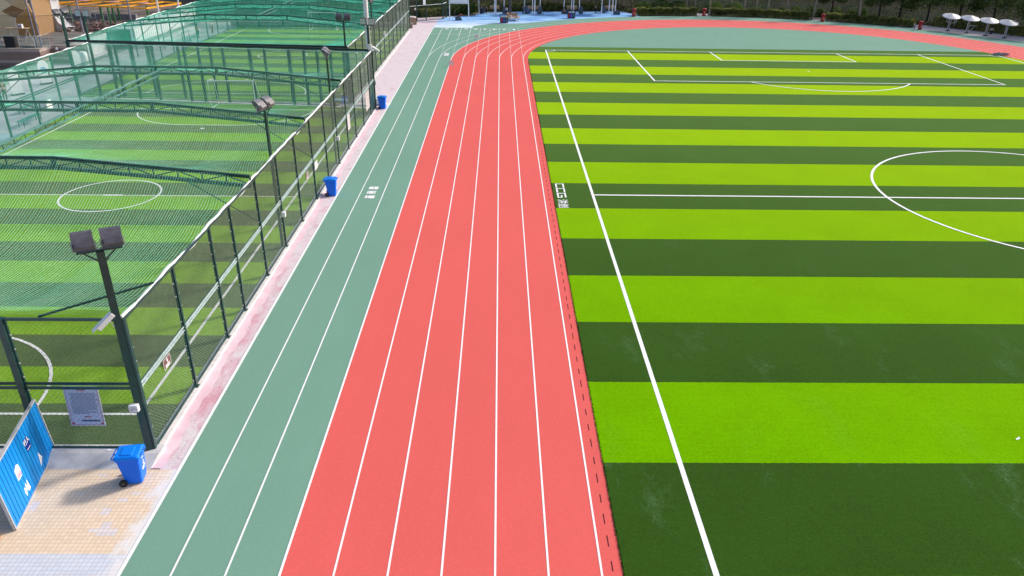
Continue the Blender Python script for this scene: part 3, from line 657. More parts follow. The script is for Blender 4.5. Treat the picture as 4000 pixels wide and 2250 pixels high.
quad(1.92, 1.00, .22, .02, WHITE, .024, 'sticker_stripe', par=s1)
s2 = quad(1.05, .93, .28, .38, mat('white_sticker', (.80,.80,.84), .5), label='white rounded sticker with a magenta grid', pts=[(-.5,-.5),(.35,-.5),(.5,0),(.4,.4),(0,.5),(-.5,.3)])
mg = mat('magenta_print', (.55,.03,.20), .5)
m_ = MB()
for k in range(3): m_.box((.0225, 1.05, .78+k*.055), (.003, .20, .014)); m_.box((.0225, .97+k*.08, .835), (.003, .014, .12))
part('sticker_print', m_, mg, s2)
quad(1.12, .36, .32, .36, MATS['white_sticker'], label='torn zigzag white paper low on the panel', name='torn_paper', pts=[(-.5,-.2),(-.4,-.5),(-.1,-.1),(.1,-.4),(.5,-.35),(.35,.5),(.12,.0),(0,.45),(-.2,.05),(-.4,.3)])
quad(2.22, .42, .22, .40, MATS['white_sticker'], label='small white triangular paper scrap', name='torn_paper', pts=[(-.5,-.5),(.5,-.1),(-.1,.5)])
t = thing('brick', 'broken brown brick lying behind the blue hoarding', 'brick', (-14.33,-20.75,0), .5)
part('brick_body', MB().loft([rrect(.22,.13,.01,.002), rrect(.22,.13,.01,.10)]), mat('brown_brick', (.35,.15,.08), .9, .2, .3, 9), t)
t = thing('cloth_bundle', 'dark crumpled cloth bundle behind the blue hoarding', 'cloth', (-14.5,-20.95,0), .2)
part('cloth', MB().lathe([(.09,.003),(.14,.03),(.11,.07),(.05,.10),(.01,.105)], n=9), BLK, t)

# ---------------------------------------------------------------- things fixed to the fence
t = thing('notice_board', 'pale metal notice with a red border hung on the end fence', 'notice', (-13.49,-17.56,0))
t.rotation_euler.x = math.radians(-4)
pl = part('plate', MB().box((0, 0, 1.50), (.92, .012, 1.22)), mat('brushed_pale_plate', (.52,.60,.84), .4, .4, .12, 1.5, col2=(.68,.66,.80)), t)
rd = mat('red_print', (.55,.03,.06), .5)
m_ = MB()
for zz in (.93, 2.07): m_.box((0,-.008,zz), (.84,.003,.010))
for xx in (-.42, .42): m_.box((xx,-.008,1.5), (.010,.003,1.14))
for xx in (-.38,.38):
    for zz in (.96,2.04): m_.box((xx,-.008,zz), (.06,.003,.05), 0)
part('red_border', m_, rd, t)
text_mesh('title_lettering', '管理须知', .062, rd, t, (0,-.009,1.98), (PI/2,0,0), .004); text_mesh('title_lettering', '收费标准', .05, rd, t, (.05,-.009,1.16), (PI/2,0,0), .003)
m_ = MB(); z = 1.90; 
while z > 1.24:
    x = -.34+(.05 if random.random() < .3 else 0); xe = .34-(random.random()*.25 if random.random() < .4 else 0)
    while x < xe: w_ = random.uniform(.03,.09); m_.box((x+w_/2,-.008,z), (w_,.002,.012)); x += w_+.012
    z -= .03
m_.box((.1,-.008,1.05), (.5,.002,.05))
part('text_lines', m_, mat('faint_navy_print', (.10,.11,.22), .6), t)
def sign_on_fence(label, y0, y1, z0, z1, m, name='fence_sign', x=-11.80, deco=None, cat='sign'):
    t = thing(name, label, cat, (x, (y0+y1)/2, 0)); t.rotation_euler.z = PI/2
    q = part('plate', MB().box((0, 0, (z0+z1)/2), (abs(y1-y0), .012, z1-z0)), m, t)
    if deco: deco(t, abs(y1-y0), (z0+z1)/2, z1-z0)
    return t
brn = mat('brown_sign_plate', (.17,.075,.075), .4); 
def deco_tap(t, w_, zc, h_):
    m_ = MB().lathe([(.03,0),(.035,.05),(.02,.09),(.012,.13)], (0,-.008,zc+.0), 8)
    m_.box((0,-.009,zc-.07), (w_*.6,.003,.03)); m_.box((0,-.009,zc-.12), (w_*.5,.003,.022)); part('white_pictogram', m_, WHITE, t)
    m_ = MB()
    for s_ in (-1,1): m_.box((s_*(w_/2-.005),-.009,zc), (.010,.003,h_)); m_.box((0,-.010,zc+s_*(h_/2-.005)), (w_-.03,.003,.010))
    part('white_border', m_, WHITE, t)
sign_on_fence('small brown sign with a white figure on the first fence panel', -16.18, -15.70, 1.80, 2.10, brn, deco=deco_tap)
sign_on_fence('small brown sign with a white figure on the fence just past the middle blue bin', 1.15, 1.65, 1.62, 1.98, brn, deco=deco_tap)
def deco_grid(t, w_, zc, h_):
    m_ = MB()
    for k in range(4): m_.box((0,-.009,zc-h_*.3+k*h_*.2), (w_*.7,.003,.018))
    part('text_lines', m_, mat('grey_print', (.3,.3,.32), .6), t)
wpl = mat('white_sign_plate', (.72,.71,.73), .5); ppl = mat('pinkish_sign_plate', (.66,.56,.58), .5)
sign_on_fence('small white text sign on the fence beyond the brown sign', 3.05, 3.65, 1.52, 1.92, wpl, deco=deco_grid)
sign_on_fence('tall pinkish notice hung on the fence midway to the gate', 12.25, 13.0, 1.15, 2.1, ppl, deco=deco_grid)
sign_on_fence('big pale notice beside the dark gate of the near cage', 19.2, 20.7, .70, 1.95, ppl, deco=deco_grid)
t = thing('cage_gate', 'dark solid gate leaf at the far end of the near cage fence', 'gate', (-11.79, 21.0, 0))
part('leaf', MB().box((0, .98, 1.05), (.035, 1.86, 1.9)), GREEN_STEEL, t)
part('gate_frame', MB().box((.02,.98,1.1), (.03,1.9,.05)).box((.02,.05,1.06), (.03,.05,1.95)).box((.02,1.93,1.06), (.03,.05,1.95)).box((.02,.98,.1),(.03,1.9,.05)).box((.02,.98,2.03),(.03,1.9,.05)).box((.02,.98,1.06),(.03,.04,1.95)), GREEN_ROOF, t)
def wbox(label, x, y, z, sz, nm='junction_box', lab=True):
    t = thing(nm, label, 'box', (x, y, z), group=None)
    part('casing', MB().loft([[tuple(p) for p in rrect(sz[0]*.96, sz[1]*.96, .01, -sz[2]/2, 0, 2)], rrect(sz[0], sz[1], .015, -sz[2]/2+.015, 0, 2), rrect(sz[0], sz[1], .015, sz[2]/2-.015, 0, 2), rrect(sz[0]*.96, sz[1]*.96, .01, sz[2]/2, 0, 2)]), mat('white_box_plastic', (.80,.79,.80), .45, .4, .05, 6), t)
    if lab:
        part('printed_label', MB().box((.02,-sz[1]/2-.002,.0), (sz[0]*.7,.003,.012)).box((0,-sz[1]/2-.002,.04), (sz[0]*.5,.003,.012)).box((-.05,-sz[1]/2-.002,-.045), (sz[0]*.3,.003,.02)), mat('faded_red_print', (.45,.18,.18), .6), t)
    return t
wbox('white box with red print on the front of the thick corner post', -12.03,-17.70,1.62, (.24,.13,.20))
wbox('white box on the fence post under the sideways floodlight', -11.74,-3.42,1.62, (.16,.16,.22), lab=False)
wbox('white box on the fence post halfway along the near cage', -11.74,8.85,1.62, (.16,.18,.24), lab=False)
wbox('white box on the end post next to the farthest blue bin', -11.68,23.2,1.9, (.12,.14,.30), lab=False)
wbox('white box on the first fence panel of the far cage', -13.76,27.8,3.4, (.18,.2,.34), lab=False)
wbox('white box farther along the far cage fence', -13.76,43.5,2.6, (.18,.2,.40), lab=False)
wbox('grey-white control box under the floodlight by the white pole', -11.88,22.98,4.5, (.26,.12,.42), lab=False)
def cctv(label, loc, rz, tilt):
    t = thing('security_camera', label, 'camera', loc, rz); t.scale = (1.12,)*3; M = Matrix.Rotation(math.radians(tilt), 4, 'Y')
    wm = MATS['white_box_plastic']
    part('body', MB().loft([[tuple(M @ Vector((x, y*s_, z*s_+.02))) for y, z in ((-.06,-.05),(.06,-.05),(.06,.05),(-.06,.05))] for x, s_ in ((-.26,.9),(-.24,1),(.18,1),(.19,.9))]), wm, t)
    part('sun_shield', MB().loft([[tuple(M @ Vector((x, y, z+.02))) for y, z in ((-.08,.055),(.08,.055),(.07,.07),(-.07,.07))] for x in (-.25,.30)]), wm, t)
    part('lens', MB().tube([tuple(M @ Vector((.185,0,.02))), tuple(M @ Vector((.20,0,.02)))], .04, 10), BLK, t)
    part('arm', MB().tube([tuple(M @ Vector((-.1,0,-.03))), (-.16,0,-.14), (-.30,0,-.14)], .022, 6), wm, t)
    return t
cctv('white security camera pointing down-left from the near corner post', (-12.20,-17.72,4.20), math.radians(215), 38)
cctv('white security camera on the end post by the tall white pole', (-11.55,23.1,4.35), math.radians(-15), 30)
for lab, (x, y) in (('white-sleeved wire hoop notice standing on the red lane edge', (-7.08,40.74)), ('white-sleeved wire hoop notice standing where the bend begins', (-5.10,57.76))):
    t = thing('standing_notice', lab, 'sign', (x, y, .016), .05)
    part('board', MB().box((0,0,.32), (.42,.02,.46)), WHITE, t)
    part('stand', MB().bar((-.22,0,0), (-.22,0,.60), .02).bar((.22,0,0), (.22,0,.60), .02).bar((-.22,-.12,.01), (-.22,.12,.01), .02).bar((.22,-.12,.01), (.22,.12,.01), .02), fr, t)
    part('text_lines', MB().box((0,-.012,.42), (.24,.003,.03)).box((0,-.012,.34), (.24,.003,.012)), MATS['faded_red_print'], t)

# football goals inside the cages
def goal(label, x, y, s_, w_=3.3, h=2.06, d=1.6):
    t = thing('football_goal', label, 'goal', (x, y, .03)); gm = mat('white_goal_tube', (.80,.81,.83), .4, .4, .05, 8)
    part('front_frame', MB().tube([(-w_/2,0,0), (-w_/2,0,h), (w_/2,0,h), (w_/2,0,0)], .05, 8), gm, t)
    part('rear_frame', MB().tube([(-w_/2,0,h), (-w_/2+.15,s_*d*.55,h-.02), (-w_/2,s_*d,0), (w_/2,s_*d,0), (w_/2-.15,s_*d*.55,h-.02), (w_/2,0,h)], .025, 6).tube([(-w_/2,0,.03), (-w_/2,s_*d,.03)], .025, 6).tube([(w_/2,0,.03), (w_/2,s_*d,.03)], .025, 6), gm, t)
    return t
goal('white goal at the far end of the near cage', -22.2, 22.35, 1)
goal('white goal at the far end of the far cage', -24.25, 63.8, 1)
t = thing('side_table', 'small table with a pale blue top inside the near cage by the fence', 'table', (-14.3, 22.6, .03))
part('table_top', MB().box((0,0,.72), (1.1,.6,.03)), mat('pale_blue_tabletop', (.25,.45,.70), .5), t)
for sx in (-.5,.5):
    for sy in (-.25,.25): part('leg', MB().box((sx,sy,.35), (.03,.03,.70)), fr, t)
t = thing('chair', 'blue plastic chair back behind the small table in the near cage', 'chair', (-14.1, 23.0, .03))
part('seat', MB().box((0,0,.43), (.42,.42,.03)), BLUE, t); part('backrest', MB().loft([[(x, .2+.03*abs(x), z) for x, z in ((-.2,.45),(.2,.45),(.19,.85),(-.19,.85))], [(x, .23+.03*abs(x), z) for x, z in ((-.2,.45),(.2,.45),(.19,.85),(-.19,.85))]]), BLUE, t)
for sx in (-.18,.18):
    for sy in (-.18,.18): part('leg', MB().bar((sx,sy,0), (sx*.9,sy*.9,.42), .025), fr, t)
def bench(label, x, y, rz, L_=2.2, m=None, back=False):
    t = thing('bench', label, 'bench', (x, y, .0), rz, None); m = m or MATS['dark_green_painted_steel']
    q = MB()
    for k in range(4): q.box((-.17+k*.115, 0, .43), (.09, L_, .03))
    part('seat', q, m, t)
    for s_ in (-1, 1): part('leg', MB().bar((-.18, s_*L_*.4, 0), (-.18, s_*L_*.4, .42), .04).bar((.18, s_*L_*.4, 0), (.18, s_*L_*.4, .42), .04).bar((-.2, s_*L_*.4, .40), (.2, s_*L_*.4, .40), .04), GREEN_STEEL, t)
    if back: part('backrest', MB().box((.2,0,.62), (.03,L_,.28)), m, t)
    return t
bench('white bench just inside the near cage, behind the pinkish notices', -13.1, 22.1, PI/2, 2.4, ROPE)
gb = mat('green_bench_slats', (.05,.22,.17), .5, .4, .2, 8)
bench('green slatted bench outside the left side of the near cage', -34.6, 17.6, 0, 2.6, gb)
bench('green bench farther along, outside the near cage by the gate', -36.6, 21.0, 0, 2.2, gb)
bench('green bench outside the left side of the far cage', -36.8, 54.3, 0, 2.6, gb)

# ---------------------------------------------------------------- far side: hedges, trees, boundary fence, slope
def polar(r, deg): return (CX+r*math.cos(math.radians(deg)), CY+r*math.sin(math.radians(deg)))
# rising planted slope behind the track
def ext(a): return float(np.interp(a, [103, 104.5, 118, 127, 137, 150], [0, 2.4, 5, 8.6, 8.6, 10]))
N_ = 60; rr = [43.0, 45, 48, 52, 58, 66, 78, 95]; hh = [-.02, .05, .5, 1.4, 3.2, 6, 10, 15]
vs = []; 
for i in range(N_+1):
    a = 150-150*i/N_
    for r, h in zip(rr, hh):
        x, y = polar(r+ext(a), a); k = 1 if y > 60 or x > 40 else max(0, (y-50)/10)
        vs.append((x, y, h*1.0+ (0 if h <= .05 else .35*math.sin(x*.7)*math.sin(y*.6))))
m = len(rr); fs = [(i*m+k, (i+1)*m+k, (i+1)*m+k+1, i*m+k+1) for i in range(N_) for k in range(m-1)]
hill = struct('planted_slope', MB().add(vs, fs), mat('dark_leafy_soil', (.020,.019,.012), .95, .1, .5, .8, detail=10, col2=(.028,.024,.014), bump=.5))
LEAF_D = mat('dark_green_leaves', (.018,.045,.013), .6, .2, .4, .7, col2=(.085,.14,.032))
LEAF_M = mat('mid_green_leaves', (.035,.08,.018), .6, .2, .4, .9, col2=(.16,.24,.05))
LEAF_H = mat('clipped_hedge_leaves', (.05,.085,.022), .6, .2, .4, 1.6, col2=(.30,.31,.09))
[see_through(q, .45) for q in (LEAF_D, LEAF_M, LEAF_H)]
BARK = mat('pale_grey_bark', (.20,.17,.14), .9, .1, .35, 7, bump=.4, col2=(.34,.30,.25)); BARKD = mat('dark_bark', (.05,.04,.035), .9, .1, .3, 6, bump=.4)
def hz(x, y):                                     # height of the slope surface (approximate)
    r = math.hypot(x-CX, y-CY)-ext(math.degrees(math.atan2(y-CY, x-CX))); return max(0, float(np.interp(r, rr, hh)))
# ground cover on the slope: too many to count
P_ = []
for k in range(60000):
    ad = random.uniform(2, 150); a = math.radians(ad); r = 43.3+ext(ad)+14*random.random()**1.5; x, y = CX+r*math.cos(a), CY+r*math.sin(a)
    den = .5+.5*math.sin(x*1.1+math.sin(y*.9)*2)*math.sin(y*1.3+x*.3)
    if random.random() > .25+.75*den: continue
    P_.append((x, y, hz(x, y)+random.random()**2*(.25+.55*den)))
struct('undergrowth', MB().leaves(P_, .17), LEAF_D, 'stuff')
def hedge(label, a0, a1, r0=39.25, r1=40.6, h=.95, dens=1900, off=False):
    x, y = polar(r0+(ext((a0+a1)/2) if off else 0), (a0+a1)/2); t = thing('hedge', label, 'hedge', (x, y, 0)); L_ = abs(math.radians(a1-a0))*r0; n_ = int(dens*L_); P = []
    for k in range(n_):
        f = random.random(); a = a0+(a1-a0)*f; q = random.random()
        wv_ = .07*math.sin(f*L_*2.3)+.05*math.sin(f*L_*5.1+2)
        if off: pass
        if q < .42: r, z = r0+random.gauss(.03, .05), random.random()*h
        elif q < .85: r, z = random.uniform(r0, r1), h+wv_+random.gauss(0, .05)
        else: r, z = random.uniform(r0+.1, r1), random.uniform(.1, h)
        x, y = polar(r+(ext(a) if off else 0), a); P.append((x, y, max(.02, z)))
    part('foliage', MB().leaves(P, .12), LEAF_H, t, True)
    m_ = MB(); k = int(L_*1.3)
    for i in range(k):
        a = a0+(a1-a0)*(i+.5)/k; x, y = polar((r0+r1)/2+random.uniform(-.2,.2)+(ext(a) if off else 0), a); m_.tube([(x,y,0),(x+.05,y,h*.5),(x-.03,y+.03,h*.85)], .03, 5, rs=[.03,.02,.01])
    part('stems', m_, BARKD, t, True)['kind'] = 'stuff' if k > 6 else 'part'
    return t
hedge('long clipped hedge between the first two red bins behind the bend', 103.6, 90.3)
hedge('long clipped hedge between the second and third red bins', 87.5, 66.8)
hedge('clipped hedge between the third red bin and the one nearest the parasols', 63.6, 46.5)
hedge('dark hedge running behind the four silver parasols', 45.0, 27.0, 43.2, 44.5, 1.1, 1300)
hedge('loose hedge behind the exercise machines, left part', 141.0, 132.5, 43.0, 44.4, 1.0, 1300, True)
hedge('loose hedge behind the exercise machines, right part', 131.5, 105.5, 43.2, 44.4, .95, 1300, True)
def blob_points(c, rad, n, shell=.55):
    v = np.random.normal(size=(n, 3)); v /= np.linalg.norm(v, axis=1)[:, None]; r = (shell+(1-shell)*np.random.rand(n, 1))
    return np.array(c)[None]+v*r*np.array(rad)[None]
def shrub(label, x, y, r, m=LEAF_M, n=900, h=None, group=None, leaf=.12):
    z = hz(x, y); t = thing('shrub', label, 'shrub', (x, y, z), group=group); h = h or r
    P = blob_points((x, y, z+h*.95), (r, r, h), n, .8)
    P = np.concatenate([P, blob_points((x+r*.3, y-r*.2, z+h*.7), (r*.7, r*.7, h*.8), n//3, .5)]); P = P[P[:, 2] > z]
    part('foliage', MB().leaves(P, leaf), m, t, True)
    part('stem', MB().tube([(x,y,z-.1),(x+.03,y,z+h*.6),(x,y+.03,z+h)], .05, 6, rs=[.06,.04,.02]), BARKD, t, True); return t
for i, (x, r) in enumerate(((40.2,.62),(42.2,.7),(44.0,.72),(45.6,.6),(47.6,.8),(49.6,.62),(51.3,.75),(36.6,.6),(38.3,.55))):
    shrub('clipped ball shrub behind the boundary fence on the slope', x, 85.9+.35*math.sin(i*2.3)-(x-40)*.25, r, LEAF_M, 1300, group='clipped ball shrubs behind the boundary fence')
for i, (x, y, r, h) in enumerate(((-9.5,81.2,1.5,.9),(-7.2,82.4,1.4,1.0),(-11.5,82,1.6,1.1),(-13.2,80,1.4,1.1),(19.5,87.5,1.3,.8),(22.3,88.3,1.5,.9),(25,88.6,1.4,.8),(30.6,88.7,1.3,.8),(33.5,88.0,1.4,.8))):
    shrub(['broad dark bush beside the white display board','leafy bush behind the rider machine','dark bush beyond the green gate fence','dark bush at the left end of the green gate fence','low bush behind the first red bin','low bush behind the first long hedge','low bush behind the hedge, left of the second red bin','low bush right of the white banner','low bush behind the second long hedge'][i], x, y, r, LEAF_D if i < 4 else LEAF_M, 1500, h, leaf=.16)
def tree(label, x, y, h, lean=(0,0), cr=1.6, cb=None, m=LEAF_D, bark=BARK, n=2600, tr=.13, leaf=.2, group='thin pale trees on the planted slope'):
    z = hz(x, y); t = thing('tree', label, 'tree', (x, y, z-.05), group=group); top = (x+lean[0]*h, y+lean[1]*h, z+h); cb = cb or h*.55
    pts = [(x, y, z-.15), (x+lean[0]*h*.25+.03, y+lean[1]*h*.25, z+h*.25), (x+lean[0]*h*.55-.04, y+lean[1]*h*.55+.05, z+h*.55), top]
    tm_ = MB().tube(pts, tr, 8, rs=[tr*1.25, tr, tr*.7, tr*.25])
    cl = []
    for k in range(7):
        a = k*2.4+x; f = .45+.5*k/7; b0 = Vector(pts[0]).lerp(Vector(top), f); e = b0+Vector((math.cos(a)*cr*.7, math.sin(a)*cr*.7, .3+.12*h*random.random()))
        tm_.tube([tuple(b0), tuple(b0.lerp(e, .5)+Vector((0,0,.08))), tuple(e)], .03, 5, rs=[tr*.4, tr*.25, .012]); cl.append(e)
    part('trunk', tm_, bark, t, True, smooth=True)
    P = []
    for c in cl+[Vector(top)]:
        rad = cr*random.uniform(.45,.7); P.append(blob_points(tuple(c), (rad, rad, rad*.75), n//9, .35))
    P = np.concatenate(P); P = P[P[:, 2] > z+min(cb, h*.4)]
    part('crown', MB().leaves(P, leaf), m, t, True); return t
TR = [(4.9,90.0,4.4),(6.1,88.7,5),(7.0,90.4,4.2),(8.2,90.6,4.6),(11.3,90.2,5),(12.1,90.6,4.4),(-2.4,90.4,4.6),(1.9,90.5,4.8),(14.8,90.6,5),(16.2,91.2,4.6),(18.2,90.9,4.3),(25.1,90.5,4.4),(26.6,90.0,4.6),(27.9,90.1,5)]
for i, (x, y, h) in enumerate(TR):
    tree('thin pale-barked tree on the slope behind the playground', x, y, h, (random.uniform(-.04,.04), .02), 1.5, h*.5, group='thin pale trees on the slope behind the playground', tr=.11)
TF = [(28.9,84.7,.0,'leaning pale tree just right of the second red bin'),(32.9,87.8,.04,'second pale tree right of the second red bin'),(34.0,84.7,.06,'third pale tree right of the second red bin, at the back edge of the hedge'),(35.6,83.9,.05,'pale tree rising from the middle of the second hedge'),(37.0,83.2,.10,'leaning pale tree past the middle of the second hedge'),(41.0,86.2,.02,'upright pale tree farther right behind the second hedge'),(43.0,80.9,.14,'leaning brown tree immediately left of the third red bin'),(48.6,78.0,-.02,'stout pale tree in front of the third hedge')]
for x, y, lx, lab in TF: tree(lab, x, y, 6.4, (lx, .12), .95, 4.6, n=800, tr=.13 if x < 48 else .18, m=LEAF_M, group=None)
for i, (x, y, r) in enumerate(((52.5,80.5,2.2),(55.2,79.8,2.4),(58.6,78.5,2.6),(62,76.5,2.6),(65,73.5,2.8),(68,70.5,2.8),(66.5,66.5,2.4),(70.5,66,2.6),(47,84,2.0),(73,61,2.6))):
    tree('low dense dark tree massed behind the parasols', x, y, 4.6, (0,.02), r, .5, LEAF_D, BARKD, 4200, .14, .22, 'dense dark trees behind the parasols')
for i, x in enumerate((-19,-22.5,-26,-29.5,-33,-36.5)):
    tree('low dense dark tree beyond the far end of the cages', x, 70.5+math.sin(i*1.7), 4.2, (0,.02), 2.3, .4, LEAF_D, BARKD, 2600, .13, .24, 'dense dark trees beyond the cages')
# green boundary fence on the slope foot
t = thing('boundary_fence', 'thin green mesh fence on the slope behind hedges and ball shrubs', 'fence', (*polar(43.6, 85), 0))
m_ = MB(); w1 = MB(); prev = None
for k in range(24):
    a = 100-75*k/23; x, y = polar(45.4, a); z = hz(x, y)
    part('post', MB().bar((x, y, z-.1), (x, y, z+1.35), .06, n=6), GREEN_STEEL, t, True)
    if prev: m_.bar((prev[0], prev[1], prev[2]+1.33), (x, y, z+1.33), .045); 
    if prev: diag_wires(w1, prev[:2], (x, y), z+.05, z+1.3, .12, .004)
    prev = (x, y, z)
part('top_rail', m_, mat('pale_green_rail', (.10,.20,.16), .4), t, True); part('wire_mesh', w1, WIRE, t, True)

# tall gate fence at the far left of the playground
t = thing('gate_fence', 'tall dark green mesh gate fence beyond the wooden crate', 'fence', (-12.45, 74.28, 0))
pts = [(-14.9,72.1),(-13.6,73.3),(-12.45,74.28),(-10.3,76.2),(-9.9,78.2)]
for q in pts: part('post', MB().box((*q, 1.4), (.10,.10,2.8), .7), GREEN_STEEL, t, True)
m_ = MB()
for a_, b_ in zip(pts, pts[1:]):
    for z in (.07,2.75): m_.bar((*a_, z), (*b_, z), .06)
part('rails', m_, GREEN_STEEL, t, True)
m_ = MB()
for a_, b_ in zip(pts, pts[1:]): m_.bar((*a_, 2.0), (*b_, 2.0), .05)
part('white_rail', m_, WHITE, t, True)
w1 = MB()
for a_, b_ in zip(pts, pts[1:]): diag_wires(w1, a_, b_, .1, 2.7, .10, .0055)
part('wire_mesh', w1, mat('very_dark_wire', (.015,.03,.025), .5), t, True)
t = thing('stacked_signs', 'column of small white plates on the gate fence post', 'sign', (-12.6, 74.05, 0))
m_ = MB()
for k in range(4): part('plate', MB().box((0,0,2.17+k*.24), (.42,.02,.20), .75), WHITE, t)
t = thing('fence_sign', 'little pale square sign hung on the gate fence mesh', 'sign', (-13.75, 73.0, 1.62)); part('plate', MB().box((0,0,0), (.22,.02,.26), .75), wpl, t); part('print', MB().box((.02,-.02,0), (.06,.01,.12), .75), rd, t)
t = thing('wooden_crate', 'slatted wooden crate with a pale cover on the pink paving', 'crate', (-14.1, 70.6, .003), .12)
wd = mat('weathered_crate_wood', (.40,.29,.19), .85, .1, .25, 5, stretch=(1,8,1))
m_ = MB()
for k in range(6): m_.box((-.55+k*.22, -.5, .42), (.20,.03,.78)); m_.box((-.55+k*.22, .5, .42), (.20,.03,.78))
for k in range(4): m_.box((.66, -.38+k*.25, .42), (.03,.23,.78)); m_.box((-.66, -.38+k*.25, .42), (.03,.23,.78))
part('slats', m_, wd, t)['kind'] = 'stuff'
m_ = MB()
for z in (.06,.8): m_.bar((-.68,-.53,z), (.68,-.53,z), .06).bar((.68,-.53,z), (.68,.53,z), .06).bar((-.68,.53,z), (.68,.53,z), .06).bar((-.68,-.53,z), (-.68,.53,z), .06)
for x in (-.68,-.22,.22,.68): m_.bar((x,-.54,.05), (x,-.54,.82), .05)
part('frame', m_, mat('dark_crate_wood', (.22,.15,.10), .85), t)
part('cover', MB().loft([rrect(1.34,1.06,.1,.83), rrect(1.2,.9,.2,.93), rrect(.8,.5,.2,.99)]), mat('pale_tarpaulin', (.62,.55,.52), .8, .2, .1, 3), t)

# white display board on two legs
t = thing('display_board', 'blank white display board on two white legs by the blue surface', 'board', (-8.0, 75.26, .003))
part('panel', MB().loft([[(x, -.05, z) for x, z in ((-1.3,2.13),(1.3,2.13),(1.36,2.2),(1.36,3.7),(-1.36,3.7),(-1.36,2.2))], [(x, .05, z) for x, z in ((-1.3,2.13),(1.3,2.13),(1.36,2.2),(1.36,3.7),(-1.36,3.7),(-1.36,2.2))]]), WHITE, t)
part('panel_frame', MB().tube([(-1.24,-.06,3.6),(-1.24,-.06,2.25),(1.24,-.06,2.25),(1.24,-.06,3.6)], .02, 5), fr, t)
for x in (-1.3, 1.3): part('leg', MB().bar((x,0,0), (x,0,3.7), .13, n=8), wp, t)

# red cylindrical bins
def red_bin(label, x, y, z=.004):
    t = thing('red_bin', label, 'bin', (x, y, z), group='red pillar bins around the bend')
    rm = mat('glossy_red_paint', (.42,.008,.015), .3, .5, .06, 5)
    part('body', MB().lathe([(.26,.0),(.26,.06),(.235,.07),(.25,.86)], n=20), rm, t, smooth=False)
    part('cap', MB().lathe([(.25,.90),(.30,.92),(.31,1.0),(.27,1.06),(.10,1.10),(.02,1.105)], n=20), rm, t); part('neck', MB().lathe([(.235,.862),(.235,.90)], n=20), BLK, t)
    part('base', MB().lathe([(.27,.002),(.27,.05)], n=20), BLK, t)
    m_ = MB()
    for k in range(4): m_.bar((-.03,-.256,.33+k*.09), (.03,-.256,.33+k*.09), .05, .01, up=(0,1,0))
    part('white_print', m_, WHITE, t); return t
red_bin('first red pillar bin at the edge of the blue surface', 17.12, 81.9); red_bin('second red pillar bin beside the white banner', 27.82, 83.5)
red_bin('third red pillar bin in the gap of the hedge by a leaning tree', 43.62, 78.5); red_bin('fourth red pillar bin nearest the silver parasols', 54.1, 71.4)
t = thing('banner', 'low white banner with grey lettering standing in the hedge gap', 'banner', (29.9, 84.0, 0), -.1)
part('sheet', MB().box((0,0,.5), (2.3,.02,.62)), WHITE, t); part('frame', MB().bar((-1.15,0,0), (-1.15,0,.85), .04).bar((1.15,0,0), (1.15,0,.85), .04).bar((-1.15,0,.83), (1.15,0,.83), .03), fr, t)
m_ = MB()
for k in range(8): m_.box((-.85+k*.24, -.014, .52), (.14,.004,.26)) if k % 3 != 1 else m_.box((-.85+k*.24, -.014, .52), (.05,.004,.30))
part('lettering', m_, mat('grey_print', (.3,.3,.32), .6), t)['kind'] = 'stuff'

# silver parasols with exercise cranks
SIL = mat('brushed_silver_sheet', (.60,.60,.63), .35, .5, .06, 3, metal=.35); DKM = mat('dark_machine_metal', (.045,.05,.07), .45, .5, .2, 5)
def parasol(label, x, y, rz):
    t = thing('parasol_machine', label, 'exercise machine', (x, y, .004), rz, None)
    cn = part('canopy', MB().lathe([(1.05,-.03),(1.12,.0),(1.05,.05),(.64,.17),(.16,.31),(.02,.34)], n=28), SIL, t); cn.location.z = 1.84; cn.rotation_euler = (math.radians(13), math.radians(-4), 0)
    part('column', MB().tube([(-.10,0,.05),(-.10,0,1.55),(0,0,1.75),(0,0,2.05)], .045, 8).tube([(.10,0,.05),(.10,0,1.55),(0,0,1.75)], .045, 8), SIL, t)
    part('column_plate', MB().box((0,0,.75), (.10,.03,1.3)), DKM, t)
    part('foot', MB().lathe([(.28,0),(.28,.06),(.2,.09)], n=14), BLK, t)
    return t
def wheelset(t, two=True):
    part('crank_arm', MB().tube([(.15,0,1.0),(.45,0,1.0),(.7,0,1.15),(.72,0,.6)], .025, 6), SIL, t)
    for xx in ((.75,1.25), (-.38,1.3)) if two else ((.7,1.0),):
        part('hand_wheel', MB().tube([(xx[0]+.19*math.cos(a*PI/6), -.04, xx[1]+.19*math.sin(a*PI/6)) for a in range(13)], .045, 6), SIL, t)
P1 = parasol('leftmost silver parasol, over two round hand wheels', 57.5, 70.6, .1); wheelset(P1)
P2 = parasol('second silver parasol from the left, over thin bent levers', 58.96, 68.7, .1); part('lever', MB().tube([(.1,0,.3),(.6,.1,.35),(1.0,.1,.85),(1.3,.2,.9)], .03, 6).tube([(.1,0,.9),(.9,.1,.95)], .03, 6), SIL, P2)
P3 = parasol('third silver parasol, sheltering a seated person in white', 60.13, 66.4, .1); part('seat_frame', MB().tube([(.1,0,.25),(.9,.1,.25)], .04, 6), DKM, P3); part('seat', MB().loft([rrect(.36,.3,.08,.55,.75), rrect(.32,.26,.1,.6,.75)]).tube([(.75,0,.25),(.75,0,.55)], .03, 6), BLK, P3)
P4 = parasol('rightmost silver parasol, over low pedals', 61.52, 64.6, .1); part('pedal_frame', MB().tube([(.1,0,.2),(1.3,.2,.22)], .04, 6).tube([(1.0,.0,.2),(1.1,.1,.75),(1.35,.1,.8)], .03, 6), DKM, P4)

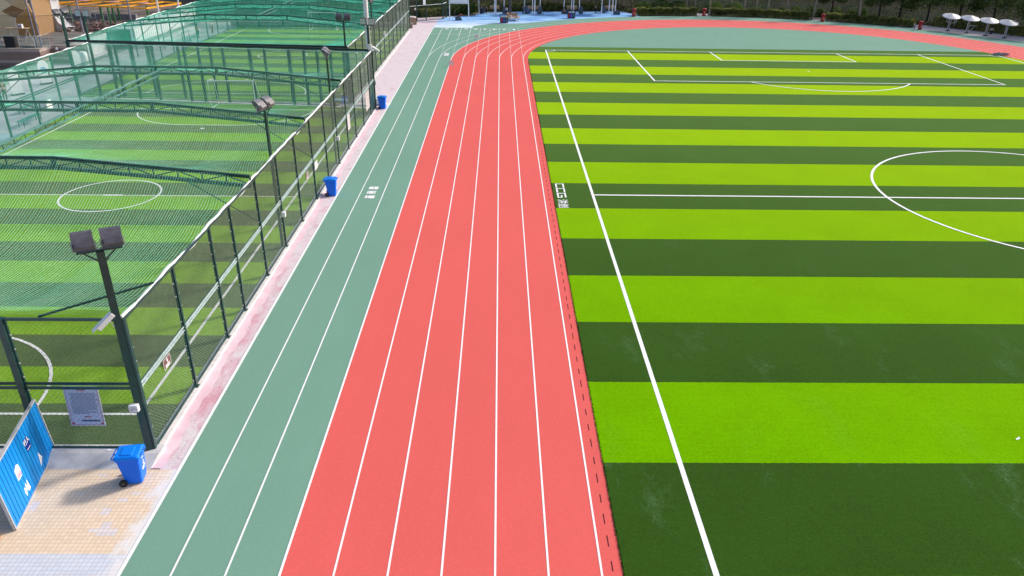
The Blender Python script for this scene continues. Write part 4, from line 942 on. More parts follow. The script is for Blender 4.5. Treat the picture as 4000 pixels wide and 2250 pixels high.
# recycling stations
def recycle(label, x, y, rz):
    t = thing('recycling_station', label, 'bin', (x, y, .004), rz, None); dk = mat('dark_navy_cabinet', (.018,.022,.045), .4)
    part('cabinet', MB().box((0,0,.36), (1.06,.42,.70)), dk, t)
    part('roof', MB().box((0,0,1.12), (1.16,.52,.05)).box((-.55,.2,.9), (.04,.04,.42)).box((.55,.2,.9), (.04,.04,.42)).box((-.55,-.2,.9), (.04,.04,.42)).box((.55,-.2,.9), (.04,.04,.42)), dk, t)
    for k, c in enumerate(((.50,.02,.05), (.02,.10,.42), (.09,.10,.11))):
        d = part('door', MB().box((-.34+k*.34, -.218, .38), (.29,.02,.56)), mat(['red_door_paint','blue_door_paint','grey_door_paint'][k], c, .4), t, label=['red door','blue door','grey door'][k])
        xk = -.34+k*.34
        part('symbol', MB().bar((xk-.06,-.232,.30), (xk,-.232,.50), .022, .006).bar((xk,-.232,.50), (xk+.06,-.232,.30), .022, .006).bar((xk+.06,-.236,.30), (xk-.06,-.236,.30), .022, .006), WHITE, d)
    part('posted_papers', MB().box((-.25,-.20,.83), (.36,.01,.16)).box((.25,-.20,.83), (.36,.01,.16)), wpl, t)
    return t
recycle('three-door recycling station in front of the seated pair', -1.85, 72.9, .05); recycle('three-door recycling station by the white poles, farther right', 7.75, 78.9, .05)

# people -------------------------------------------------------------------------------
def skin_obj(name, pts, edges, rad, m, parent, root=0, sub=1):
    me = D.meshes.new(name); me.from_pydata(pts, edges, []); o = D.objects.new(name, me); COL.objects.link(o); o.parent = parent
    md = o.modifiers.new('skin', 'SKIN'); md.use_smooth_shade = True
    for i, r in enumerate(rad): me.skin_vertices[0].data[i].radius = (r, r) if not isinstance(r, tuple) else r
    me.skin_vertices[0].data[root].use_root = True
    s_ = o.modifiers.new('sub', 'SUBSURF'); s_.levels = sub; s_.render_levels = sub; me.materials.append(m); return o
SKIN = mat('skin', (.48,.27,.19), .5, .4, .08, 9)
def person(label, x, y, rz, pose='stand', top=(.05,.05,.06), legs=(.03,.03,.04), hair=(.012,.010,.010), sc=.76, z=.004, arms='down', long_=False):
    t = thing('person', label, 'person', (x, y, z), rz); t.scale = (sc,)*3
    if pose == 'stand':
        H = 0; J = dict(pel=(0,0,.95), wa=(0,.01,1.08), ch=(0,.02,1.30), nk=(0,.01,1.47), hb=(0,-.005,1.56), ht=(0,-.01,1.68))
        for s_, n_ in ((-1,'l'),(1,'r')):
            J.update({n_+'hip':(s_*.09,0,.90), n_+'kn':(s_*.10,-.03,.50), n_+'an':(s_*.11,.03,.09), n_+'to':(s_*.12,-.14,.04), n_+'sh':(s_*.18,.02,1.40)})
    elif pose == 'stride':
        J = dict(pel=(0,0,.94), wa=(0,-.01,1.08), ch=(0,-.03,1.30), nk=(0,-.04,1.47), hb=(0,-.06,1.56), ht=(0,-.07,1.68))
        for s_, n_ in ((-1,'l'),(1,'r')):
            J.update({n_+'hip':(s_*.09,0,.90), n_+'kn':(s_*.10,-.12*s_-.04,.51), n_+'an':(s_*.11,-.22*s_,.10), n_+'to':(s_*.12,-.22*s_-.16,.05), n_+'sh':(s_*.18,-.03,1.40)})
    else:
        J = dict(pel=(0,.05,.52), wa=(0,.05,.66), ch=(0,.02,.88), nk=(0,0,1.05), hb=(0,-.02,1.14), ht=(0,-.03,1.26))
        for s_, n_ in ((-1,'l'),(1,'r')):
            J.update({n_+'hip':(s_*.09,.02,.50), n_+'kn':(s_*.13,-.40,.50), n_+'an':(s_*.13,-.38,.09), n_+'to':(s_*.13,-.54,.04), n_+'sh':(s_*.18,.02,.98)})
    for s_, n_ in ((-1,'l'),(1,'r')):
        sh = Vector(J[n_+'sh'])
        if arms == 'down': el, wr_ = sh+Vector((s_*.06,.03,-.28)), sh+Vector((s_*.07,-.05,-.54))
        elif arms == 'lap': el, wr_ = sh+Vector((s_*.07,.0,-.28)), sh+Vector((-s_*.06,-.24,-.34))
        elif arms == 'out': el, wr_ = sh+Vector((s_*.05,-.26,-.12)), sh+Vector((0,-.52,-.08))
        else: el, wr_ = sh+Vector((s_*.08,-.05,-.27)), sh+Vector((-s_*.02,-.28,-.12))
        J[n_+'el'] = tuple(el); J[n_+'wr'] = tuple(wr_); J[n_+'ha'] = tuple(wr_+(wr_-el).normalized()*.11)
        dirv = (wr_-el).normalized(); side = dirv.cross(Vector((0,0,1))).normalized() if abs(dirv.z) < .9 else Vector((0,1,0))
        for f in range(4):
            base = wr_+dirv*.09+side*(-.03+.02*f); J[n_+'f%d' % f] = tuple(base+dirv*(.07 if f in (1,2) else .055)+Vector((0,0,-.015)))
        J[n_+'th'] = tuple(wr_+dirv*.07+side*.065)
    K = list(J); I = {k: i for i, k in enumerate(K)}
    E_ = [('pel','wa'),('wa','ch'),('ch','nk'),('nk','hb'),('hb','ht')]
    for n_ in 'lr': E_ += [('pel',n_+'hip'),(n_+'hip',n_+'kn'),(n_+'kn',n_+'an'),(n_+'an',n_+'to'),('ch',n_+'sh'),(n_+'sh',n_+'el'),(n_+'el',n_+'wr'),(n_+'wr',n_+'ha'),(n_+'wr',n_+'th')]+[(n_+'ha',n_+'f%d' % f) for f in range(4)]
    R_ = dict(pel=.12, wa=.11, ch=.13, nk=.055, hb=.075, ht=.085, hip=.085, kn=.055, an=.038, to=.03, sh=.06, el=.042, wr=.028, ha=.034, th=.010)
    rad = [R_.get(k, R_.get(k[1:], .009)) for k in K]
    skin_obj('body', [J[k] for k in K], [(I[a], I[b]) for a, b in E_], rad, SKIN, t)
    def sub(name, keys, edges, rr_, m):
        ii = {k: i for i, k in enumerate(keys)}; return skin_obj(name, [J[k] for k in keys], [(ii[a], ii[b]) for a, b in edges], rr_, m, t)
    cm = lambda nm, c: mat('%s_%d_%d_%d' % (nm, *[int(q*100) for q in c]), c, .8, .2, .12, 12)
    sub('shirt', ['wa','ch','lsh','rsh','lel','rel'], [('wa','ch'),('ch','lsh'),('ch','rsh'),('lsh','lel'),('rsh','rel')], [.135,.155,.078,.078,.058,.058], cm('shirt_cloth', top))
    sub('trousers', ['pel','lhip','rhip','lkn','rkn','lan','ran'], [('pel','lhip'),('pel','rhip'),('lhip','lkn'),('rhip','rkn'),('lkn','lan'),('rkn','ran')], [.14,.10,.10,.072,.072,.055,.055], cm('trouser_cloth', legs))
    hx, hy_, hz_ = J['ht']; hb = Vector(J['hb'])
    part('hair', MB().loft([[(hx+r*math.cos(a*PI/5), hy_+.025+r*1.1*math.sin(a*PI/5), hz_+dz) for a in range(10)] for r, dz in ((.095,-.06 if not long_ else -.16),(.108,0),(.095,.06),(.05,.10),(.01,.11))]), cm('hair', hair), t, smooth=True)
    fc = MB().loft([[(hb.x+w_, hb.y-.085-d_, hb.z+.045+z_) for w_, z_ in ((-.012,-.015),(.012,-.015),(.007,.03),(-.007,.03))] for d_ in (0,.022)])
    part('nose', fc, SKIN, t)
    part('eyes', MB().box((hb.x-.03, hb.y-.083, hb.z+.085), (.02,.012,.012)).box((hb.x+.03, hb.y-.083, hb.z+.085), (.02,.012,.012)), BLK, t)
    part('mouth', MB().box((hb.x, hb.y-.082, hb.z+.01), (.035,.012,.008)), mat('lips', (.35,.08,.07), .5), t)
    for s_ in (-1,1):
        a = J[('l' if s_ < 0 else 'r')+'an']; b2 = J[('l' if s_ < 0 else 'r')+'to']
        part('shoe', MB().loft([[(a[0]+w_*k2, yy, zz) for w_, zz in ((-.04,.0+min(a[2],b2[2])-.04),(.04,min(a[2],b2[2])-.04),(.035,min(a[2],b2[2])+.04*k2),(-.035,min(a[2],b2[2])+.04*k2))] for yy, k2 in ((a[1]+.06,1.0),(a[1]-.05,1.0),(b2[1]-.02,.7))]), cm('shoe', (.5,.5,.5) if sum(top) > 1 else (.05,.05,.05)), t)
    return t
W = (.72,.72,.74)
person('person in white sitting on the left of the round bench', -1.0, 75.05, 0, 'sit', W, W, arms='lap')
person('person in white sitting on the right of the round bench, legs forward', -.05, 74.95, .1, 'sit', (.62,.60,.64), (.66,.64,.68), arms='lap')
person('person in a white top standing behind the round bench', -1.45, 80.3, 2.6, 'stand', W, (.04,.04,.05), arms='down')
person('person in dark clothes sitting on a machine seat, knees apart, third station', 7.0, 83.0, .15, 'sit', (.03,.03,.04), (.03,.03,.04), arms='lap')
person('person in black walking alone on the blue surface at the right', 11.95, 84.9, -.9, 'stride', (.02,.02,.03), (.02,.02,.03), arms='bent')
person('person in a grey top with arms stretched to a machine, second station', 1.0, 83.2, .9, 'stand', (.20,.16,.15), (.03,.05,.10), arms='out', long_=True)
person('person in jeans just behind the one with stretched arms', 1.75, 82.9, .4, 'stride', (.25,.22,.22), (.08,.20,.45), arms='bent')
person('person in dark clothes working the leftmost machine', -5.1, 82.6, .5, 'stand', (.025,.025,.035), (.03,.03,.04), arms='out', long_=True)
person('person in black beside the leftmost machine', -4.4, 82.9, -.3, 'stand', (.02,.02,.02), (.02,.02,.03), arms='down')
person('person in a white shirt seated under the third silver parasol', 60.9, 66.6, -.4, 'sit', W, (.06,.07,.10), z=.1, arms='bent')
person('small child in a red cap and blue trousers beside the fourth red bin', 53.35, 71.5, .3, 'stand', (.55,.50,.55), (.10,.20,.45), hair=(.40,.03,.05), sc=.52)
person('person in dark clothes in the shade of the left yard by a white board', -40.2, 24.4, .8, 'stand', (.02,.03,.03), (.02,.02,.03), sc=.85)
person('person in a red top behind the far cage near the green bench', -37.0, 56.6, 1.2, 'stand', (.45,.08,.06), (.05,.06,.09), sc=.85)
person('person in a white top at the far corner of the far cage', -36.6, 60.2, 1.5, 'stand', W, (.25,.08,.08), sc=.85)

# round bench with a tree
t = thing('round_bench', 'round wooden bench with slatted backs around a dark post', 'bench', (-.75, 76.0, .004))
wo = mat('varnished_bench_wood', (.52,.30,.13), .5, .4, .2, 4, stretch=(1,6,1))
ring = [[(r*math.cos(2*PI*k/8+.39), r*math.sin(2*PI*k/8+.39)) for k in range(8)] for r in (.55, 1.2)]
m_ = MB().add([(x, y, z) for z in (.37,.41) for R_ in ring for x, y in R_], [q for k in range(8) for q in ((k, (k+1)%8, 8+(k+1)%8, 8+k), (16+k, 24+k, 24+(k+1)%8, 16+(k+1)%8), (8+k, 8+(k+1)%8, 24+(k+1)%8, 24+k), (k, 16+k, 16+(k+1)%8, (k+1)%8))])
part('seat', m_, wo, t)
for k in range(8):
    a = 2*PI*k/8; 
    if k in (5, 6, 7): continue
    part('backrest', MB().box((.68*math.cos(a), .68*math.sin(a), .68), (.05,.50,.42), a), wo, t)
for k in range(8):
    a = 2*PI*k/8+.39; part('leg', MB().bar((1.05*math.cos(a), 1.05*math.sin(a), 0), (1.05*math.cos(a), 1.05*math.sin(a), .37), .05), DKM, t)
t = thing('lamp_column', 'dark grey column rising behind the seated pair', 'column', (-1.0, 78.0, .004)); part('shaft', MB().lathe([(.22,0),(.2,.2),(.17,.3),(.15,4.2)], n=14), DKM, t); part('base', MB().lathe([(.3,.002),(.3,.08),(.23,.1)], n=14), BLK, t)

# exercise stations: four tall white poles with a roof high above, machines between
GSH = mat('grey_blue_machine_panel', (.075,.085,.115), .45, .5, .15, 3)
def station(label, x, y, offs, shields, bench_off, rz=0):
    t = thing('exercise_station', label, 'exercise station', (x, y, .004), rz)
    for dx, dy in offs: part('pole', MB().lathe([(.075,0),(.07,.05),(.065,3.2)], (dx, dy, 0), 12), wp, t)
    part('canopy', MB().box((.1,.1,3.26), (3.6,3.2,.08)), SIL, t)
    for (dx, dy, w_, h_, lean) in shields:
        M = Matrix.Translation((dx, dy, 0)) @ Matrix.Rotation(lean, 4, 'Y')
        prof = [(-w_*.5,.02),(w_*.5,.02),(w_*.55,h_*.5),(w_*.25,h_*.95),(-.05,h_),(-w_*.45,h_*.75),(-w_*.55,h_*.3)]
        sh = part('machine_panel', MB().loft([[tuple(M @ Vector((a, -.09, b))) for a, b in prof], [tuple(M @ Vector((a, .09, b))) for a, b in prof]]), GSH, t)
        part('handlebar', MB().tube([tuple(M @ Vector(q)) for q in ((-w_*.3,0,h_*.8),(-w_*.3-.25,-.1,h_*1.05),(-w_*.3-.30,-.1,h_*.85))], .025, 6), DKM, sh)
        part('machine_seat', MB().loft([[tuple(M @ Vector((w_*.8+a, b, z))) for a, b, _ in rrect(.4,.34,.08,0)] for z in (.42,.48)]).bar(tuple(M @ Vector((w_*.8,0,.0))), tuple(M @ Vector((w_*.8,0,.42))), .05), DKM, t)
    bx0, by0 = bench_off
    part('bench_seat', MB().box((bx0,by0,.42), (1.5,.4,.05)), DKM, t)
    part('bench_back', MB().box((bx0,by0+.2,.72), (1.5,.05,.40)), wo, t); part('bench_top_rail', MB().box((bx0,by0+.2,.95), (1.6,.08,.05)), mat('pale_rail', (.5,.47,.44), .5), t)
    for s_ in (-.6,.6): part('bench_leg', MB().bar((bx0+s_,by0,0), (bx0+s_,by0,.42), .05), DKM, t)
    return t
station('leftmost white-poled exercise station by the round bench', -3.4, 82.9, ((-2.1,.3),(.2,.9),(.4,-1.2),(1.6,.6)), ((-1.6,.1,.7,1.15,-.1),(1.6,-.3,.5,1.1,.05)), (.2,1.4))
station('second white-poled exercise station, with two leaning grey machine panels', 2.4, 83.3, ((-1.2,.3),(.0,.7),(.25,-1.3),(1.1,.5)), ((-.7,-.2,.8,1.25,-.25),(1.0,-.2,.7,1.2,.12)), (.3,1.3))
station('third white-poled exercise station behind the right recycling station', 8.3, 84.5, ((-1.1,1.2),(.0,1.0),(.15,-.7),(1.2,1.2)), ((-1.0,-.5,1.1,.6,0),(1.3,-.6,.6,1.15,0)), (.1,1.0))
station('rightmost white-poled exercise station near the first red bin', 13.6, 84.7, ((-.9,-.4),(.4,1.2),(.6,-1.1),(1.4,1.4)), ((-.5,.9,.6,1.1,.1),(1.3,-1.0,1.0,.6,0)), (.6,1.7))
t = thing('rider_machine', 'grey rider exercise machine in front of the bush under the white board', 'exercise machine', (-8.1, 75.15, .004), .2)
part('body', MB().loft([[(x, -.22, z) for x, z in ((-.45,0),(.5,0),(.35,.35),(.1,.62),(-.2,.55),(-.4,.3))], [(x, .22, z) for x, z in ((-.45,0),(.5,0),(.35,.35),(.1,.62),(-.2,.55),(-.4,.3))]]), GSH, t)
part('seat', MB().loft([[(x+.3, y, .70+.0*k) for x, y, _ in rrect(.34,.3,.08,0)] for k in (0,)]+[[(x+.3, y, .76) for x, y, _ in rrect(.3,.26,.08,0)]]), rd, t)
part('handlebar', MB().tube([(-.42,0,.3),(-.5,0,1.0),(-.5,-.2,1.15)], .035, 6).tube([(-.5,0,1.0),(-.45,.2,1.2)], .035, 6), DKM, t)

for i, x in enumerate((-41,-45,-49,-53,-57,-61)):
    tree('dark bushy tree standing behind the terrace blocks', x, 64.5+math.sin(i*2.1)*1.2, 5.2, (0,.02), 2.6, .4, LEAF_D, BARKD, 3200, .14, .26, 'dark bushy trees behind the terrace')
# ---------------------------------------------------------------- left background: walled terrace, hall, yard
yardm = mat('pale_lilac_yard_paving', (.40,.38,.43), .85, .2, .14, .7, detail=7, col2=(.58,.54,.58))
struct('yard', MB().poly([(-46,15),(-33.6,15),(-33.6,25.5),(-35.7,26.2),(-35.7,70),(-46,70)], .001), yardm)
struct('yard', MB().poly([(-60,-30),(-33.6,-30),(-33.6,15),(-60,15)], -.002), mat('blue_grey_yard_paving', (.30,.38,.46), .85, .2, .2, .5, detail=7))
# low green-screened wall of the yard with boards
t = thing('display_kiosk', 'tall white rounded board in the left yard, nearest the camera', 'board', (-40.4, 26.4, 0), .9)
kb = lambda: MB().loft([[(x, yy, z) for x, z in ((-.42,.1),(.42,.1),(.42,1.55),(.28,1.85),(0,1.95),(-.28,1.85),(-.42,1.55))] for yy in (-.04,.04)])
part('panel', kb(), WHITE, t); part('base', MB().box((0,0,.06), (.9,.4,.12)), DKM, t)
t2 = thing('display_kiosk', 'tall white rounded board with a pale blue picture, farther along the yard', 'board', (-40.4, 30.6, 0), .9)
part('panel', kb(), WHITE, t2); part('base', MB().box((0,0,.06), (.9,.4,.12)), DKM, t2); part('picture', MB().lathe([(.28,-.005),(.28,.005)], n=14).box((0,.0,0),(.01,.01,.01)), mat('pale_blue_picture', (.25,.50,.75), .5), t2); t2.children[-1].rotation_euler.x = PI/2; t2.children[-1].location = (0,-.05,1.15)
t2 = thing('display_kiosk', 'white board with blue figures at the back of the yard', 'board', (-40.2, 35.5, 0), .9); part('panel', kb(), WHITE, t2); part('base', MB().box((0,0,.06), (.9,.4,.12)), DKM, t2)
t = thing('hanging_notice', 'square white notice hung on the left cage fence', 'notice', (-33.35, 18.2, 1.2), -PI/2); part('plate', MB().box((0,0,0), (.62,.02,.62)), WHITE, t); part('hook', MB().bar((-.1,0,.3), (0,0,.5), .015).bar((.1,0,.3), (0,0,.5), .015), fr, t)
t = thing('yard_wall', 'grey-green wall behind the white boards in the left yard', 'wall', (-43.6, 28, 0)); part('wall_body', MB().box((0,0,.35), (.3,19,.7)), mat('grey_green_render', (.17,.27,.23), .9, .1, .2, 1.2, detail=6), t); part('coping', MB().box((0,0,.73), (.36,19.1,.06)), mat('grey_green_coping', (.13,.20,.17), .9), t)
# brown stone-clad terrace wall with glass balustrade
cl, n, b, L = nodes_of('brown_stone_cladding'); g = n.nodes.new('ShaderNodeNewGeometry')
sp = n.nodes.new('ShaderNodeSeparateXYZ'); L(g.outputs['Position'], sp.inputs[0]); cb = n.nodes.new('ShaderNodeCombineXYZ'); L(math_n(n,'ADD',sp.outputs[0],sp.outputs[1]), cb.inputs[0]); L(math_n(n,'ADD',sp.outputs[2],.40), cb.inputs[1])
br = n.nodes.new('ShaderNodeTexBrick'); br.offset = .0; L(cb.outputs[0], br.inputs[0]); br.inputs['Scale'].default_value = 1; br.inputs['Brick Width'].default_value = .95; br.inputs['Row Height'].default_value = .50; br.inputs['Mortar Size'].default_value = .012
br.inputs['Color1'].default_value = (.27,.185,.16,1); br.inputs['Color2'].default_value = (.25,.17,.15,1); br.inputs['Mortar'].default_value = (.14,.10,.09,1)
rowk = math_n(n,'FLOORED_MODULO', math_n(n,'FLOOR', math_n(n,'DIVIDE', math_n(n,'ADD', sp.outputs[2], .40), .25)), 4.0)
lt = math_n(n,'COMPARE', rowk, 3.0, .1); lt2 = math_n(n,'MULTIPLY', lt, .8)
L(mix_n(n, lt2, br.outputs[0], (.52,.41,.38)), b.inputs['Base Color']); b.inputs['Roughness'].default_value = .5
t = thing('terrace_wall', 'brown stone-clad terrace wall with pale bands at the left edge', 'wall', (-50, 38, 0))
m_ = MB().box((-53.3,38.25,.79), (17.3,.5,1.58)); m_.box((-44.85,39.3,.79), (.4,2.0,1.58)); m_.box((-43.1,40.3,.79), (3.2,.5,1.58)); part('clad_wall', m_, cl, t, True)
part('coping', MB().box((-53.3,38.25,1.60), (17.4,.56,.05)).box((-44.85,39.3,1.603), (.46,2.1,.05)).box((-43.1,40.3,1.606), (3.3,.56,.05)), mat('beige_coping', (.42,.33,.27), .7), t, True)
struct('terrace', MB().poly([(-75,38.5),(-43.5,40.5),(-43.5,75),(-75,75)], 1.5), mat('littered_terrace_floor', (.075,.058,.05), .9, .1, .45, 1.1, detail=9, col2=(.27,.22,.19)))
GLS = D.materials.new('clear_balustrade_glass'); GLS.use_nodes = True; bb = GLS.node_tree.nodes['Principled BSDF']; bb.inputs['Transmission Weight'].default_value = .0; bb.inputs['Alpha'].default_value = .16; bb.inputs['Base Color'].default_value = (.40,.62,.60,1); bb.inputs['Roughness'].default_value = .08
t = thing('glass_balustrade', 'clear glass balustrade on top of the brown terrace wall', 'balustrade', (-50, 38.3, 1.62))
for k in [q for q in range(11) if q != 8]: part('glass_pane', MB().box((-58.6+k*1.42, 38.3, 2.15), (1.36,.02,1.02)), GLS, t, True)
for k in range(3): part('glass_pane', MB().box((-44.1+k*.95, 40.3, 2.15), (.9,.02,1.02)), GLS, t, True)
part('top_rail', MB().bar((-60,38.3,2.69), (-44.7,38.3,2.69), .04).bar((-44.7,38.3,2.69), (-44.7,40.3,2.69), .04).bar((-44.7,40.3,2.69), (-41.6,40.3,2.69), .04), fr, t, True)
for k in range(12): part('baluster', MB().bar((-59.3+k*1.42,38.3,1.62), (-59.3+k*1.42,38.3,2.67), .03), fr, t, True)
t = thing('speaker_cabinet', 'big black cabinet behind the glass on the terrace corner', 'cabinet', (-47.5, 38.8, 1.5)); part('body', MB().loft([rrect(.95,.5,.04,.02), rrect(.95,.5,.04,1.1)]), BLK, t); part('grille', MB().box((0,-.26,.56), (.85,.02,.95)), mat('black_mesh_grille', (.03,.03,.035), .8), t)
t = thing('wall_camera', 'small white camera fixed at the brown wall corner', 'camera', (-44.1, 39.9, 1.25)); part('dome', MB().lathe([(.10,0),(.12,.1),(.08,.2),(.02,.24)], n=12), WHITE, t); part('bracket', MB().bar((0,0,.1), (0,.2,.1), .05), fr, t)
t = thing('terrace_side_wall', 'pale rendered side wall of the terrace behind the far cage', 'wall', (-43.4, 57, 0)); part('wall_body', MB().box((0,0,.77), (.2,33,1.54)), mat('pale_side_render', (.50,.50,.52), .85, .1, .12, 1.3, detail=6), t); part('coping', MB().box((0,0,1.57), (.3,33,.06)), conc, t)
# faceted wooden building
pw = [mat('pale_plywood', (.86,.66,.42), .6, .3, .1, 1.5, stretch=(1,1,7)), mat('mid_plywood', (.60,.42,.24), .6, .3, .1, 1.5, stretch=(1,1,7)), mat('dark_plywood', (.33,.20,.10), .6, .3, .12, 1.5, stretch=(1,1,7)), mat('orange_plywood', (.50,.27,.09), .6, .3, .1, 1.5, stretch=(1,1,7))]
t = thing('faceted_pavilion', 'faceted plywood pavilion with angular facets at the top left corner', 'building', (-52, 46, 1.5))
def facet(pts, m, nm='facet'):
    n_ = len(pts); part(nm, MB().add([(x, y, z) for x, y, z in pts]+[(x, y+.12, z) for x, y, z in pts], [tuple(range(n_)), tuple(range(n_, 2*n_))[::-1]]+[(i,(i+1)%n_,n_+(i+1)%n_,n_+i) for i in range(n_)]), pw[m], t, True)
Yb = 46
facet([(-58,Yb+.5,5.6),(-51.9,Yb,5.3),(-50.72,Yb-.3,4.5),(-51.9,Yb-.2,3.96),(-58,Yb+.3,3.6)], 0)
facet([(-51.9,Yb,5.35),(-49.2,Yb,5.3),(-49.6,Yb,4.2),(-49.74,Yb,3.99),(-50.72,Yb-.3,4.5)], 1)
facet([(-50.72,Yb-.31,4.48),(-49.74,Yb-.01,3.97),(-50.8,Yb-.1,3.32),(-51.21,Yb-.15,3.46),(-51.9,Yb-.21,3.94)], 2)
facet([(-58,Yb+.29,3.6),(-51.9,Yb-.22,3.92),(-51.21,Yb-.16,3.44),(-50.82,Yb-.11,3.3),(-51.06,Yb-.05,1.5),(-58,Yb,1.5)], 0)
facet([(-50.78,Yb-.05,3.3),(-49.74,Yb+.02,3.9),(-49.5,Yb+.1,5.0),(-49.0,Yb+.4,2.6),(-49.1,Yb+.4,1.5),(-51.02,Yb,1.5)], 3)
part('roof', MB().add([(-58,Yb+.6,5.62),(-49.2,Yb+.15,5.32),(-48,Yb+6,5.3),(-58,Yb+6,5.6)], [(0,1,2,3)]), pw[1], t, True); part('side_wall', MB().box((-49.4,Yb+3.3,3.2), (.15,5.0,3.4)), pw[2], t, True)
t = thing('stair_tower', 'pale grey curved tower with a white curtain beside the pavilion', 'tower', (-49.8, 50.5, 1.5)); part('shell', MB().add([(-51.6,50,6),(-49.2,50,6),(-49.3,50,3.3),(-48.9,50,2.3),(-47.6,50,1.5),(-51.2,50,1.5)]+[(x,y+1.6,z) for x,y,z in ((-51.6,50,6),(-49.2,50,6),(-49.3,50,3.3),(-48.9,50,2.3),(-47.6,50,1.5),(-51.2,50,1.5))], [(0,1,2,3,4,5),(6,7,8,9,10,11)]+[(i,(i+1)%6,6+(i+1)%6,6+i) for i in range(6)]), mat('pale_grey_render', (.50,.50,.53), .85, .1, .15, 1.1, detail=7), t, True)
part('window', MB().box((-50.7,49.93,4.6), (.7,.1,1.3)), mat('dark_window', (.03,.035,.05), .2, .6), t, True); part('curtain', MB().box((-49.75,49.9,3.6), (.35,.06,2.6)), WHITE, t, True)
# orange steel frame on green columns
og = mat('orange_painted_steel', (.85,.36,.012), .45, .4, .12, 3); gp = mat('bright_green_steel', (.03,.17,.05), .45, .4, .15, 3)
t = thing('pergola_frame', 'orange steel pergola frame on green columns behind the cages', 'pergola', (-46, 56, 1.5))
z = 3.75; A_ = [(-52.3,54.4),(-40.0,51.2),(-38.3,56.5),(-47.0,60.3)]
for p_, q_ in ((0,1),(1,2),(2,3),(3,0)): part('edge_beam', MB().bar((*A_[p_], z), (*A_[q_], z), .15, .15), og, t, True)
for k in range(1,4): part('cross_beam', MB().bar((-52.3+12.3*k/4, 54.4-3.2*k/4, z+.003*k), (-47.0+8.7*k/4, 60.3-3.8*k/4, z+.003*k), .12, .12), og, t, True)
part('middle_beam', MB().bar((-49.7,57.3,z+.02), (-39.2,53.9,z+.02), .11,.11), og, t, True)
for x, y in ((-47.5,56.6),(-45.9,56.1),(-44.9,53.0),(-46.8,59.3),(-41.4,54.6),(-50.6,56.0)): part('column', MB().lathe([(.12,1.5),(.11,3.65)], (x,y,0), 10), gp, t, True)
for x, y in ((-49,56.2),(-45.1,55.2),(-41.5,54.4)): part('pink_cap', MB().lathe([(.55,3.93),(.5,3.98),(.05,4.02)], (x,y,0), 14), mat('dusty_pink_disc', (.50,.25,.24), .6), t, True)
t = thing('planter_wall', 'row of grey concrete blocks behind the scaffold on the terrace', 'wall', (-48,60,1.5))
for k in range(9): part('block', MB().loft([[(-53.6+k*1.0+a, 60+b*.5, 1.5+zz) for a, b in ((-.48,-.5),(.48,-.5),(.48,.5),(-.48,.5))] for zz in (0,.58)]), mat('lilac_grey_concrete', (.26,.25,.29), .85, .2, .2, 2), t, True)
t = thing('scrap_pile', 'heap of reddish brown building scrap on the terrace', 'rubble', (-46.5,52,1.5)); m_ = MB()
for k in range(260): m_.box((random.gauss(-46.6,1.7), random.gauss(52.5,1.3), 1.52+abs(random.gauss(0,.22))), (random.uniform(.1,.9),random.uniform(.05,.3),random.uniform(.03,.2)), random.random()*3)
part('scrap', m_, mat('mixed_rust_scrap', (.13,.055,.045), .8, .2, .5, 2.5, detail=6, col2=(.34,.24,.21)), t, True)['kind'] = 'stuff'
def scaffold(label, x, y, rz, w_=.8, h_=2.3):
    t = thing('scaffold', label, 'scaffold', (x, y, 1.5), rz)
    for sx in (-w_/2, w_/2): part('standard', MB().bar((sx,0,0), (sx*.92,0,h_), .045, n=6), fr, t)
    for zz in (.6,1.2,1.8): part('ledger', MB().bar((-w_/2,0,zz), (w_/2,0,zz), .04, n=6), fr, t)
    return t
scaffold('pale scaffold ladder frame standing left of the lamp posts', -48.6, 51.5, .1); scaffold('pale scaffold ladder frame, right of the lamp posts', -46.0, 51.3, .25, .9, 1.9); scaffold('short scaffold frame at the pergola corner', -45.6, 53.6, -.2, .6, 2.3); scaffold('scaffold frame against the grey tower', -50.2, 49.2, .2, .7, 2.6)
t = thing('stepladder', 'pale aluminium stepladder leaning on the pavilion', 'ladder', (-50.2, 44.2, 1.5), .3)
part('rails', MB().bar((-.25,0,0), (-.15,.5,2.0), .05).bar((.25,0,0), (.15,.5,2.0), .05), fr, t)
for k in range(6): part('rung', MB().bar((-.24+.015*k,.08+.08*k,.3+k*.3), (.24-.015*k,.08+.08*k,.3+k*.3), .03), fr, t)
t = thing('work_table', 'light trestle table in front of the plywood pavilion', 'table', (-49.3, 43.2, 1.5)); part('table_top', MB().box((0,0,1.2), (2.2,.7,.05)), wd, t)
for sx in (-.9,.9): part('trestle', MB().bar((sx-.2,-.3,0), (sx,0,1.18), .04).bar((sx+.2,.3,0), (sx,0,1.18), .04).bar((sx-.15,-.2,.4), (sx+.15,.2,.4), .03), fr, t)
t = thing('cardboard_carton', 'white and pink carton on the trestle table', 'box', (-48.9, 43.2, 2.725)); part('carton', MB().loft([rrect(.4,.3,.01,0), rrect(.4,.3,.01,.35)]), wpl, t); part('print', MB().box((0,-.155,.16), (.25,.01,.12)), mg, t)
for i, (x, y, lab) in enumerate(((-45.5,39.3,'left one of two grey poles close together on the terrace corner'),(-44.85,38.9,'right one of two grey poles close together on the terrace corner'),(-41.2,39.8,'grey pole seen just left of the bright-glass floodlight'),(-38.5,44,'tall grey pole behind the left fence of the far cage'),(-38.2,50,'slim white pole behind the left fence of the far cage'),(-37.6,54,'dark slim pole near the pergola end of the far cage'))):
    t = thing('net_pole', lab, 'pole', (x, y, 0)); part('shaft', MB().lathe([(.085,.05),(.075,6.2)], n=10), mat('lilac_grey_pole', (.25,.23,.28), .4) if i < 4 else wp, t); part('base', MB().lathe([(.18,0),(.18,.06)], n=10), fr, t)
